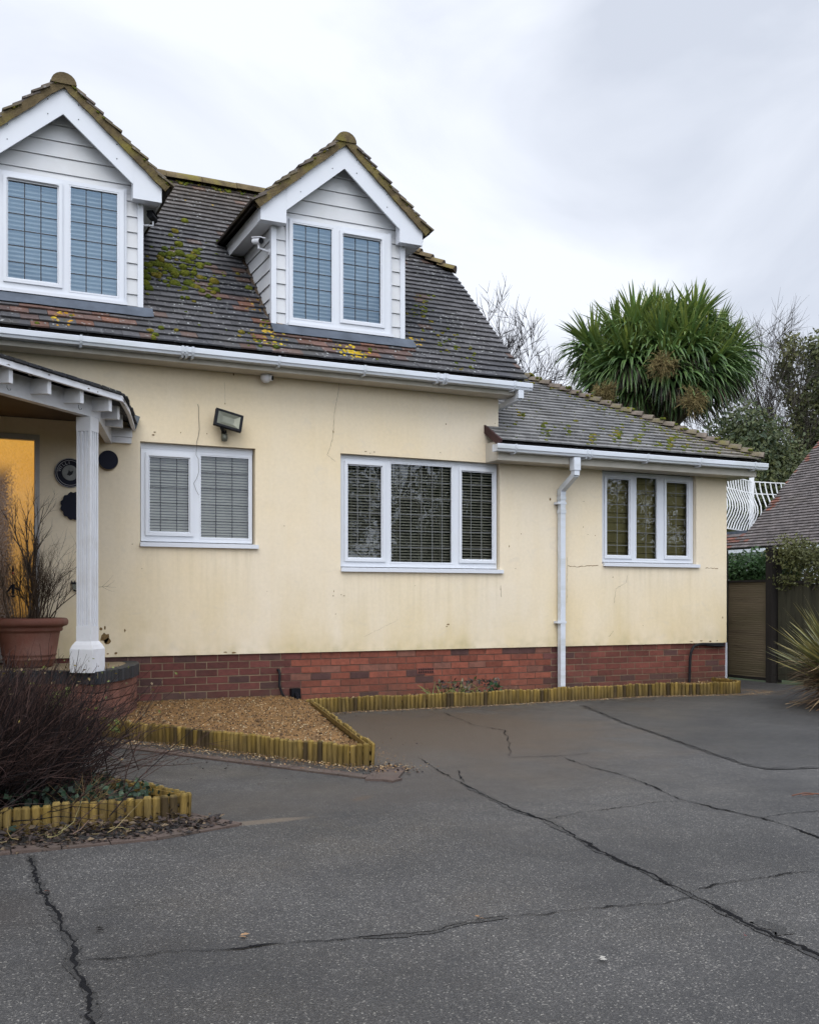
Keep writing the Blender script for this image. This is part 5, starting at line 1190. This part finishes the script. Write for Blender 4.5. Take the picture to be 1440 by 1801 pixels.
for cx_, cy_, cz_ in [(.70, -3.98, .60), (1.05, -3.6, .36), (.62, -4.1, .55)]:
    for _ in range(16): leaf(b, V((cx_, cy_, cz_)) + rvec() * .035, rvec() + V((0, -.6, .6)), rvec(), .04, .03, jit((.17, .22, .05), .3))
b.build('leaves', M['leaf'], BUSH, kind='stuff')
b = MB()                                           # ivy over the soil
for _ in range(3600):
    x, y = R.uniform(-1.1, 1.15), R.uniform(-4.88, -3.4)
    if not ins(x, y): continue
    hgt = .09 + .13 * R.random() * (1 - .4 * max(0, x)); nm = (rvec() * .7 + V((0, -.5, .8))).normalized(); s = R.uniform(.024, .046)
    leaf(b, (x, y, hgt), nm, rvec() + V((0, -.3, -.1)), s, s * .85, jit(R.choice([(.016, .034, .018), (.022, .05, .025), (.012, .025, .015), (.035, .065, .032)]), .3))
for _ in range(46):
    x, y = R.uniform(-.1, .12), R.uniform(-5.1, -5.0); leaf(b, (x + .3 * R.random() - .05, y, .03 + .05 * R.random()), rvec() * .5 + V((0, -.4, 1)), rvec(), .05, .045, jit((.025, .05, .035), .3))
b.build('ivy', M['leaf'], kind='stuff')
b = MB()
for _ in range(70): twig(b, (R.gauss(.72, .05), R.gauss(-4.78, .04), .09), (R.gauss(.3, .5), R.gauss(-.1, .4), .7), R.uniform(.1, .22), .0022, 4, .12, .2, R.choice([(.12, .085, .05), (.09, .05, .035), (.2, .14, .06)]))
tag(b.build('dead_plant', M['twig'], loc=(.72, -4.78, .08)), 'clump of dry brown stems poking from the ivy by the front edging', 'plant')
b = MB()                                           # fallen leaves against the edging
def litter(n, x0, x1, y0, y1, zmax, cols, s0=.025, s1=.06, bias=1.5):
    for _ in range(n):
        x = R.uniform(x0, x1); k = R.random() ** bias; y = y1 + (y0 - y1) * k; z = .012 + zmax * (1 - k) * R.random()
        leaf(b, (x, y, z), rvec() * .6 + V((0, 0, 1)), V((R.gauss(0, 1), R.gauss(0, 1), R.gauss(0, .25))), R.uniform(s0, s1), R.uniform(.012, .028), jit(R.choice(cols), .3))
LC = [(.024, .016, .013), (.015, .011, .010), (.034, .021, .016), (.055, .033, .022), (.018, .013, .013), (.10, .07, .04)]
litter(1300, -.3, 1.2, -5.30, -4.99, .05, LC, .02, .05); litter(130, 1.1, 1.38, -5.22, -5.02, .02, LC, .018, .045); litter(170, 2.55, 2.95, -4.2, -3.85, .01, LC, .01, .025); litter(140, 1.5, 2.5, -3.6, -2.4, .0, LC, .008, .02)
litter(60, 1.3, 2.6, -4.3, -2.2, .0, LC, .008, .02); litter(120, 2.9, 3.6, -3.2, -.75, .0, LC, .006, .018); litter(100, 3.5, 8.5, -1.0, -.65, .0, LC, .008, .02)
for _ in range(26): twig(b, (R.uniform(0, .9), R.uniform(-5.2, -5.0), .03), (R.gauss(0, 1), R.gauss(0, .5), .05), R.uniform(.08, .28), .003, 5, .0, .25, R.choice([(.16, .12, .05), (.10, .06, .04), (.2, .17, .07)]), 4)
b.build('leaf_litter', M['litter'], kind='stuff')
for x, y, s, col, lab in [(838, 1615, .03, (.20, .11, .05), 'curled tan leaf lying on the crack in the middle of the driveway'), (1048, 1688, .03, (.42, .40, .36), 'small white leaf on the foreground asphalt'), (425, 1647, .03, (.28, .17, .09), 'pale orange leaf on the left foreground asphalt'), (168, 1634, .03, (.02, .016, .014), 'small black leaf on asphalt near the left crack'), (80, 1568, .024, (.13, .05, .03), 'reddish brown leaf lodged in the left crack'), (1303, 1645, .012, (.12, .02, .02), 'tiny dark red berry on the right foreground asphalt')]:
    b = MB(); p = onZ(x, y, .008)
    for k in range(3): leaf(b, p + V((R.uniform(-.01, .01), R.uniform(-.01, .01), .003 * k)), rvec() * .4 + V((0, 0, 1)), (1, R.uniform(-.6, .6), 0), s * R.uniform(.7, 1.2), s * .4, jit(col, .2))
    tag(b.build('fallen_leaf', M['litter'], loc=tuple(p)), lab, 'leaf', 'single leaves dropped on the driveway')
b = MB(); p, q = onZ(1392, 1399, .01), onZ(1450, 1397, .01); b.c = (.13, .06, .04); b.tube([p, p.lerp(q, .4) + V((0, .01, .01)), q], .004, 5); b.tube([p.lerp(q, .3), p.lerp(q, .5) + V((0, -.04, .01))], .003, 4); tag(b.build('twig', M['twig'], loc=tuple(p)), 'thin reddish stick lying on the asphalt at the right', 'twig')
b = MB()                                           # wilted plants in the wall bed
for _ in range(130):
    x = R.uniform(5.0, 5.75); leaf(b, (x, R.uniform(-.42, -.25), R.uniform(.10, .26)), rvec() + V((0, -.5, .5)), rvec(), R.uniform(.04, .09), .03, jit(R.choice([(.07, .05, .04), (.12, .10, .07), (.035, .028, .03), (.2, .18, .13), (.06, .08, .03)]), .3))
for _ in range(46):
    x = R.uniform(4.88, 5.5); twig(b, (x, R.uniform(-.45, -.3), .09), (R.gauss(-.2, .5), R.gauss(-.2, .3), .9), R.uniform(.1, .22), .006, 5, .14, .1, R.choice([(.28, .28, .08), (.2, .24, .07), (.14, .17, .06)]), 4)
for _ in range(30): leaf(b, (R.gauss(5.72, .05), R.gauss(-.36, .04), R.uniform(.1, .2)), rvec() + V((0, -.5, .5)), rvec(), .06, .04, jit((.04, .09, .04), .3))
for _ in range(30): twig(b, (R.uniform(5.7, 6.1), -.3, .09), (R.gauss(0, .6), R.gauss(0, .4), .6), R.uniform(.06, .16), .003, 4, .1, .2, (.10, .06, .035))
tag(b.build('wilted_plant', M['leaf'], loc=(5.3, -.35, .08)), 'clump of wilted plants with pale and dead leaves in the wall bed', 'plant')

def sword(mb, p, d, ln, wd, droop, segs, col, tipcol=None, flat=0):
    d = V(d).normalized(); p = V(p); s = d.cross(V((0, 0, 1)))
    if s.length < .05: s = V((1, 0, 0))
    s.normalize(); prev = None; tw = R.uniform(-.4, .4)
    for i in range(segs + 1):
        t = i / segs; wv = wd * (.35 + .65 * min(1, t * 3)) * (1 - max(0, t - .35) / .65) ** .8 + .001
        n = s.cross(d).normalized(); e = (s + n * tw).normalized()
        mb.c = lerp(col, tipcol, t) if tipcol else col
        cur = [mb.vert(p - e * wv / 2 + n * wv * .12), mb.vert(p), mb.vert(p + e * wv / 2 + n * wv * .12)]
        if prev:
            for j in range(2): mb.face([prev[j], prev[j + 1], cur[j + 1], cur[j]])
        prev = cur; d = (d + V((0, 0, -droop * (.25 + t * 1.3)))).normalized(); p = p + d * ln / segs
# flax by the fence
PB = V((9.0, -2.54, 0))
t = thing('flax_plant', 'spiky strap leaved plant, green above and dead brown below, at the right edge', 'plant', tuple(PB))
b = MB()
for _ in range(900):
    a = R.random() * 6.283; el = R.uniform(.45, 1.5); d = V((math.cos(a) * math.cos(el), math.sin(a) * math.cos(el), math.sin(el)))
    g_ = R.random(); col = lerp((.05, .10, .045), (.12, .15, .04), g_) if R.random() < .6 else lerp((.30, .28, .07), (.20, .17, .06), g_)
    sword(b, PB + V((math.cos(a) * R.random() * .22, math.sin(a) * R.random() * .22, .05 + .2 * R.random())), d, R.uniform(.72, 1.12), R.uniform(.034, .055), R.uniform(.005, .04), 6, jit(col, .25), jit(lerp(col, (.25, .2, .08), .5), .2))
b.build('green_leaves', M['sword'], t, kind='stuff')
b = MB()
for _ in range(1000):
    a = R.random() * 6.283; el = R.uniform(-.15, .6); d = V((math.cos(a) * math.cos(el), math.sin(a) * math.cos(el), math.sin(el)))
    col = R.choice([(.17, .10, .05), (.11, .065, .035), (.25, .17, .09), (.07, .04, .025), (.20, .15, .08)])
    sword(b, PB + V((math.cos(a) * R.random() * .3, math.sin(a) * R.random() * .3, .10 + .35 * R.random())), d, R.uniform(.42, .78), R.uniform(.014, .032), R.uniform(.10, .22), 5, jit(col, .3))
b.v = [(x, y, max(z, .008 + .01 * ((i * 37) % 7) / 7)) for i, (x, y, z) in enumerate(b.v)]
b.build('dead_leaves', M['litter'], t, kind='stuff')

# cabbage tree behind the extension
CTB = atF(1240, 760, 18.0); CTB = V((CTB.x - .35, CTB.y, 0))
t = thing('cabbage_tree', 'broad cabbage tree with a domed crown of green sword leaves behind the low roof', 'tree', tuple(CTB))
ctop = atF(1158, 690, 18.0)
b = MB(); b.c = (.07, .055, .045)
b.tube([CTB, CTB + V((.02, 0, 1.6)), CTB + V((-.05, 0, 3.2)), (ctop.x + .25, ctop.y, 4.3)], [.26, .2, .19, .16], 10)
heads = []
for px_, py_, off in [(1025, 615, .2), (1090, 625, -.6), (1140, 600, -.6), (1190, 575, -.4), (1250, 630, -.6), (1300, 625, .2), (1170, 655, -.95), (1045, 640, .0), (1075, 590, .3), (1110, 575, -.5), (1150, 570, .4), (1165, 610, -.85), (1230, 565, -.1), (1270, 600, .3), (1285, 650, -.3), (1215, 610, -.8), (1100, 640, -.75), (1255, 660, -.75), (1190, 600, .7), (1060, 670, -.4), (1200, 670, -.9), (1130, 640, .6), (1240, 600, .8), (1115, 690, -.55)]:
    h = atF(1155 + (px_ - 1155) * .86, 640 + (py_ - 640) * .93, 18.0 + off); heads.append(h)
    b.tube([(ctop.x + .2, ctop.y, 4.2), V((ctop.x + .15, ctop.y, 4.3)).lerp(h, .5) + V((0, 0, -.15)), h], [.11, .09, .06], 6)
b.build('trunk', M['bark'], t)
b = MB(); cen = atF(1160, 650, 18.0)
for h in heads:
    ax = ((h - cen) * .75 + V((0, 0, .55))).normalized(); n_ = 180
    for k in range(n_):
        d = rvec(); q = k / n_
        d = (d + ax * (.95 - q * 1.1)).normalized()
        up_k = max(0, d.z); c1 = lerp((.045, .12, .04), (.13, .235, .06), R.random()); c1 = lerp(c1, (.32, .34, .04), max(0, up_k - .3) * R.random() * 1.2)
        drp = R.uniform(.03, .09) if up_k > .55 else R.uniform(.12, .30)
        sword(b, h + d * .04, d, R.uniform(.60, .84), R.uniform(.055, .078), drp, 7, jit(c1, .25), jit(lerp(c1, (.10, .115, .05), .45), .2))
b.build('crown', M['sword'], t, kind='stuff')
b = MB()
for h in heads:
    if h.z > cen.z + .5: continue
    for _ in range(130):
        a = R.random() * 6.283; d = V((math.cos(a), math.sin(a), R.uniform(-.5, .3)))
        sword(b, h + V((0, 0, -.12)), d, R.uniform(.5, .8), R.uniform(.02, .035), R.uniform(.35, .6), 6, jit(R.choice([(.045, .035, .025), (.03, .025, .022), (.08, .06, .035), (.03, .05, .025)]), .3))
for _ in range(420):
    a = R.random() * 6.283; r0 = R.random() * .9; p = V((cen.x + math.cos(a) * r0 + .15, cen.y + math.sin(a) * r0 * .8, cen.z - R.uniform(.1, .55)))
    sword(b, p, (math.cos(a) * .7, math.sin(a) * .7, -.25), R.uniform(.55, .9), R.uniform(.025, .04), R.uniform(.25, .45), 6, jit(R.choice([(.03, .026, .022), (.022, .02, .02), (.05, .04, .028), (.025, .045, .022), (.10, .075, .04)]), .3))
b.build('dead_skirt', M['litter'], t, kind='stuff')
for px_, py_, off, sz in [(1162, 640, -1.55, .29), (1218, 703, -1.5, .28), (1062, 688, -1.2, .22)]:
    c = atF(px_, py_, 18 + off); b = MB()
    for _ in range(110):
        d = (rvec() + V((0, -.25, -.25))).normalized(); pts, dd = twig(b, c, d, sz * R.uniform(.5, 1), .007, 4, .06, .22, R.choice([(.17, .135, .055), (.12, .09, .04), (.22, .18, .08)]), 3)
        for k in range(7): twig(b, pts[R.randint(1, 4)], dd + rvec() * .9, R.uniform(.05, .12), .005, 2, .05, .2, R.choice([(.20, .16, .07), (.13, .10, .045)]), 3)
    b.build('seed_head', M['twig'], t)

# bare trees behind the house
def bare_tree(base, hts, label, spread, col, group, sprd=.5, segs=5, seed=1, up=.05, depth=4):
    R.seed(seed); t = thing('bare_tree', label, 'tree', tuple(base), group)
    b = MB(); tr = MB()
    for (ox, hh, r) in hts:
        pts, d = twig(tr, V(base) + V((ox * .3, 0, 0)), (ox * .2, 0, 1), hh * .58, r, 6, 0, .04, col, 7)
        for k in range(spread):
            p = pts[R.randint(3, 6)]; branchy(b, p, (ox * .35 + R.gauss(0, .36), R.gauss(0, .3), 1), hh * R.uniform(.26, .40), r * .33, depth, col, sprd, up, .10, (5, 7), .60, .0075, segs)
    tr.build('trunk', M['bark'], t); b.build('crown', M['twig'], t)
    return t
q = atF(800, 700, 24); bare_tree((q.x, q.y, 0), [(-1.3, 7.4, .09), (-.5, 7.7, .10), (.3, 7.5, .11), (1.1, 7.7, .10), (1.9, 7.3, .09), (2.6, 7.0, .08)], 'leafless many stemmed tree showing between the main roof and the cabbage tree', 6, (.035, .032, .034), 'trees behind the house', .6, seed=11, depth=3)
q = atF(1400, 850, 38); IT = bare_tree((q.x + .3, q.y, 0), [(-1.2, 10.2, .13), (-.4, 11.3, .17), (.6, 11.8, .19), (1.8, 11.2, .16)], 'tall ivy clad tree with bare upper twigs at the right edge', 7, (.055, .048, .042), 'trees behind the house', .65, seed=5, depth=3)
R.seed(21)
b = MB(); bl = []
for px_, py_, rr in [(1392, 620, .55), (1380, 660, .6), (1395, 700, .6), (1388, 600, .45), (1432, 620, .7), (1445, 660, .85), (1430, 705, .7), (1445, 600, .45), (1410, 740, .7), (1400, 790, .8), (1440, 760, .9), (1415, 820, 1.0), (1375, 640, .35), (1452, 700, .9)]:
    p = atF(px_, py_, 37.6 + R.uniform(-.9, .7)); bl.append((p, (rr * 1.0, rr * 1.0, rr * 1.2)))
leaf_cloud(b, bl, 9000, .18, (.05, .075, .03), (.15, .145, .05), .1); b.build('ivy', M['leaf'], IT, kind='stuff')
def evergreen(pts, F, n, label, c0, c1, base_px, size=.13, group='trees behind the house', name='evergreen_tree', cat='tree', trunk=True, shell=.3):
    bs = atF(base_px, 900, F); t = thing(name, label, cat, (bs.x, bs.y, 0), group); b = MB(); bl = [(atF(x, y, F + o), (r, r, r * .85)) for x, y, r, o in pts]; cx_ = bl[0][0]
    bl = [(c, (r_[0] * 1.3, r_[1] * 1.3, r_[2] * 1.3)) for c, r_ in bl]; leaf_cloud(b, bl, n, size, c0, c1, shell); b.build('crown', M['leaf'], t)
    b = MB(); b.c = (.06, .05, .04); b.tube([(bs.x, bs.y, 0), (bs.x + .05, bs.y, 1.5), (bs.x, bs.y, max(2, bl[0][0].z))], [.2, .16, .05], 8)
    for c, rr in bl: b.tube([(bs.x, bs.y, min(1.8, c.z * .5)), c], [.07, .02], 5)
    b.build('trunk', M['bark'], t); return t
evergreen([(1298, 735, .75, 0), (1285, 770, .8, .3), (1315, 775, 1.0, 0), (1345, 800, 1.1, .2), (1290, 815, 1.0, 0), (1330, 840, 1.2, 0), (1375, 830, 1.0, .3), (1270, 850, 1.0, 0), (1300, 880, 1.3, 0), (1360, 880, 1.3, 0), (1280, 790, .6, -.3), (1310, 900, 1.4, 0), (1340, 755, .6, .4)], 32.5, 16000, 'dense dark green evergreen behind the white railing', (.035, .06, .034), (.13, .14, .045), 1320, .17)
evergreen([(1440, 800, 1.3, 0), (1410, 850, 1.3, 0), (1465, 850, 1.6, 0), (1480, 780, 1.2, 0), (1430, 890, 1.6, 0)], 40, 12000, 'olive evergreen behind the ivy clad tree above the neighbouring roof', (.03, .048, .025), (.08, .09, .03), 1440)

# ---------------------------------------------------------------- side gate, fence, hedges
GX = 10.5
t = thing('side_gate', 'brown horizontally boarded gate between the house corner and a dark post', 'gate', (GX, .9, 0))
b = MB()
z = .06; k = 0
while z < 1.39:
    hh = R.uniform(.026, .036); y_ = .42; prev = None
    for i in range(13):
        yy = .375 + (1.95 - .375) * i / 12; wob = .004 * noise.noise((yy * 3, z * 20, 1))
        cur = [b.vert((GX - .012 + wob * .4, yy, z + wob)), b.vert((GX - .002, yy, z + hh + .006 + wob)), b.vert((GX + .012, yy, z + hh + .006 + wob)), b.vert((GX + .012, yy, z + wob))]
        if prev:
            for j in range(4): b.face([prev[j], cur[j], cur[(j + 1) % 4], prev[(j + 1) % 4]])
        else: b.face(cur)
        prev = cur
    b.face(prev[::-1]); z += hh; k += 1
b.build('board_panel', M['panel'], t)
b = MB(); b.box(GX - .03, GX + .03, .36, 1.96, 1.395, 1.425); b.box(GX - .02, GX + .03, .36, 1.96, .02, .06); b.box(GX - .022, GX + .02, .353, .372, .02, 1.395); b.build('gate_frame', M['post'], t)
b = MB(); b.box(GX - .04, GX - .02, .36, .38, .98, .99); b.build('latch', M['letter'], t)
for (x, y, lab) in [(GX - .02, .30, 'taller dark gate post standing right of the gate'), (GX - .04, 1.17, 'slim dark gate post seen against the house corner')]:
    w_ = .05 if y < 1 else .025; b = MB(); b.box(x - w_, x + w_, y - w_ * 1.1, y + w_ * 1.1, -.02, 1.855); b.hull([(x - w_, y - w_ * 1.1, 1.855), (x + w_, y - w_ * 1.1, 1.855), (x + w_, y + w_ * 1.1, 1.855), (x - w_, y + w_ * 1.1, 1.855)], [(x - w_ * .6, y - w_ * .6, 1.87), (x + w_ * .6, y - w_ * .6, 1.87), (x + w_ * .6, y + w_ * .6, 1.87), (x - w_ * .6, y + w_ * .6, 1.87)])
    if y < 1: b.box(x + .052, x + .10, y - .09, y - .03, 0, 1.85)
    tag(b.build('gate_post', M['post'], loc=(x, y, 0)), lab, 'post', 'gate posts')
t = thing('fence', 'green stained timber fence running from the gate post behind the spiky plant', 'fence', (GX, -1.5, 0)); b = MB()
y = .19
while y > -5.5:
    b.box(GX - .008 + R.uniform(-.004, .004), GX + .012, y - .142, y, .05, 1.36 + R.uniform(-.006, .006)); y -= .146
b.build('board_panel', M['greenwood'], t)
for y in (-.35, -2.2, -4.0): b = MB(); b.box(GX - .05, GX - .009, y - .05, y + .05, -.02, 1.5); b.build('post', M['greenwood'], t)
b = MB(); b.box(GX - .035, GX + .02, -5.5, .19, 1.362, 1.40); b.build('capping_rail', M['post'], t)
def hedge(blobs, n, label, c0, c1, size, base):
    b = MB(); leaf_cloud(b, blobs, n, size, c0, c1, .15)
    for c, rr in blobs:
        for _ in range(8): twig(b, V(c) + rvec() * .1, rvec() + V((0, 0, .3)), rr[0] * 1.1, .006, 4, 0, .2, (.06, .045, .03))
    return tag(b.build('hedge', M['leaf'], loc=base), label, 'hedge')
hedge([((GX + .5, y, 1.58 + .04 * math.sin(y * 7)), (.28, .30, .30)) for y in (.45, .75, 1.1, 1.5, 1.9)] + [((GX + .55, y, 1.1), (.25, .4, .5)) for y in (.6, 1.2, 1.8)], 11000, 'deep green hedge showing over the top of the side gate', (.016, .045, .018), (.05, .105, .032), .07, (GX + .5, 1.1, 0))
hedge([((GX + .12, y, 1.72 + .07 * math.sin(y * 5 + 1)), (.32, .34, .27)) for y in (.12, -.2, -.55, -.9, -1.3, -1.8, -2.3)] + [((GX - .02, y, 1.42), (.14, .3, .16)) for y in (.0, -.5, -1.0, -1.5)] + [((GX + .35, y, 1.0), (.25, .5, .6)) for y in (-.3, -1.2, -2.1)], 19000, 'olive climber tumbling over the fence right of the gate post', (.05, .06, .022), (.13, .135, .045), .05, (GX + .1, -.8, 0))

# ---------------------------------------------------------------- neighbouring house
NX, NY = 20.15, 11.35
t = thing('neighbour_house', 'neighbouring house with a steep grey brown tiled roof beyond the fence', 'house', (NX + 4, NY - 4, 0))
b = MB(); b.poly([(NX + .35, NY - .2, 0), (NX + .35, NY - 14, 0), (NX + .35, NY - 14, 2.45), (NX + .35, NY - .2, 2.45)]); b.poly([(NX + .35, NY - .2, 0), (NX + 9, NY - .2, 0), (NX + 9, NY - .2, 2.5), (NX + 4.67, NY - .2, 6.8), (NX + .35, NY - .2, 2.45)]); b.build('wall', M['painted'], t)
b = MB(); v = V((.7071, 0, .7071)); n = V((-.7071, 0, .7071)); O = V((NX, NY, 2.53))
def ncol(u, vv): return jit(lerp((.088, .076, .074), (.125, .108, .104), R.random()), .22) if u > .3 or R.random() > (.22 if u > 0 else .45) else jit((.16, .065, .045), .3)
tiles(b, O, (0, -1, 0), v, n, 50, .115, .165, lambda q: -2.35 if q < .62 else 0, lambda q: 9.5, None, ncol, .046, .028)
b.c = (.05, .045, .04); b.poly([O, O + V((0, -14, 0)), O + V((0, -14, 0)) + v * 6.2, O + v * 6.2]); b.poly([O, O + V((0, 2.35, 0)), O + V((0, 2.35, 0)) + v * .66, O + v * .66]); b.poly([O + v * 6.2, O + v * 6.2 + V((0, -14, 0)), O + V((8.77, -14, 0)), O + V((8.77, 0, 0))]); b.build('roof', M['tile'], t)
b = MB(); b.box(NX + .04, NX + .07, NY - 14, NY + 2.3, 2.36, 2.52); b.box(NX - .08, NX + .035, NY - 14, NY + 2.3, 2.42, 2.51); b.build('gutter', M['gutter'], t)
zf = 3.07; X0, X1, Y0, Y1 = 20.68, 25.4, NY + .05, 13.5
b = MB(); b.box(X0, X1, Y0, Y1 + .1, 0, zf - .12); b.build('annexe_wall', M['painted'], t)
b = MB(); b.box(X0 - .12, X1 + .1, Y0, Y1 + .25, zf - .119, zf); b.build('flat_roof', M['lead'], t)
# white balustrade with bellied bars
b = MB()
def rail_run(p, q, n):
    p, q = V(p), V(q); d = (q - p).normalized(); nr = V((d.y, -d.x, 0))
    if nr.dot(CAM - p) < 0: nr = -nr
    for z in (zf + .06, zf + 1.2, zf + 1.55): b.bar(p + V((0, 0, z)), q + V((0, 0, z)), .03, .03)
    for k in range(n):
        c = p.lerp(q, (k + .5) / n); pts = []
        for i in range(9):
            tt = i / 8; bel = .24 * math.sin(math.pi * min(1, tt * 1.15)) ** 2 * (1.1 - .7 * tt); pts.append(c + nr * bel + d * (.10 * math.sin(tt * 3.3)) + V((0, 0, zf + .06 + 1.49 * tt)))
        b.tube(pts, .02, 5)
cnr = atF(1321, 900, 30.0); rc = V((cnr.x, cnr.y, 0))
l_ = V((rc.x - 2.6, rc.y + .25 - 1.6, 0)); r_ = V((rc.x + 1.9, rc.y - 1.65 + .6, 0))
rail_run(l_, rc, 14); rail_run(rc, (rc.x + 2.4, rc.y - .15, 0), 12)
b.box(rc.x - .05, rc.x + .05, rc.y - .05, rc.y + .05, zf, zf + 1.68); b.build('balcony_railing', M['white_metal'], t)

# ---------------------------------------------------------------- trees across the drive, behind the photographer (they show in the panes)
R.seed(33)
def bg_tree(x, y, hh, w_, lab, c0, c1):
    t = thing('garden_tree', lab, 'tree', (x, y, 0), 'trees across the drive'); b = MB(); bl = [((x + R.gauss(0, w_ * .35), y + R.gauss(0, w_ * .35), hh * R.uniform(.25, .9)), (w_ * R.uniform(.3, .5),) * 3) for _ in range(12)]
    leaf_cloud(b, bl, 9000, .2, c0, c1, .05); b.build('crown', M['leaf'], t)
    b = MB(); b.c = (.05, .04, .03); b.tube([(x, y, 0), (x, y, hh * .7)], [.25, .1], 7)
    for _ in range(14): branchy(b, (x, y, hh * R.uniform(.3, .65)), (R.gauss(0, .7), R.gauss(0, .7), .8), hh * .35, .05, 1, (.05, .04, .03), .6, .03, .1, (2, 3), .6, .012, 4)
    b.build('trunk', M['bark'], t)
for i, (x, y, hh, w_) in enumerate([(15, -22, 7.5, 4.6), (18.5, -23, 7.8, 5), (23, -22, 7.2, 5), (27, -20, 7.5, 5), (16, -19, 4.5, 3.2), (21, -18, 4.2, 3.4), (30, -17, 6, 4.6)]):
    bg_tree(x, y, hh, w_, 'leafy tree across the drive behind the photographer', (.02, .035, .018), (.06, .08, .03))
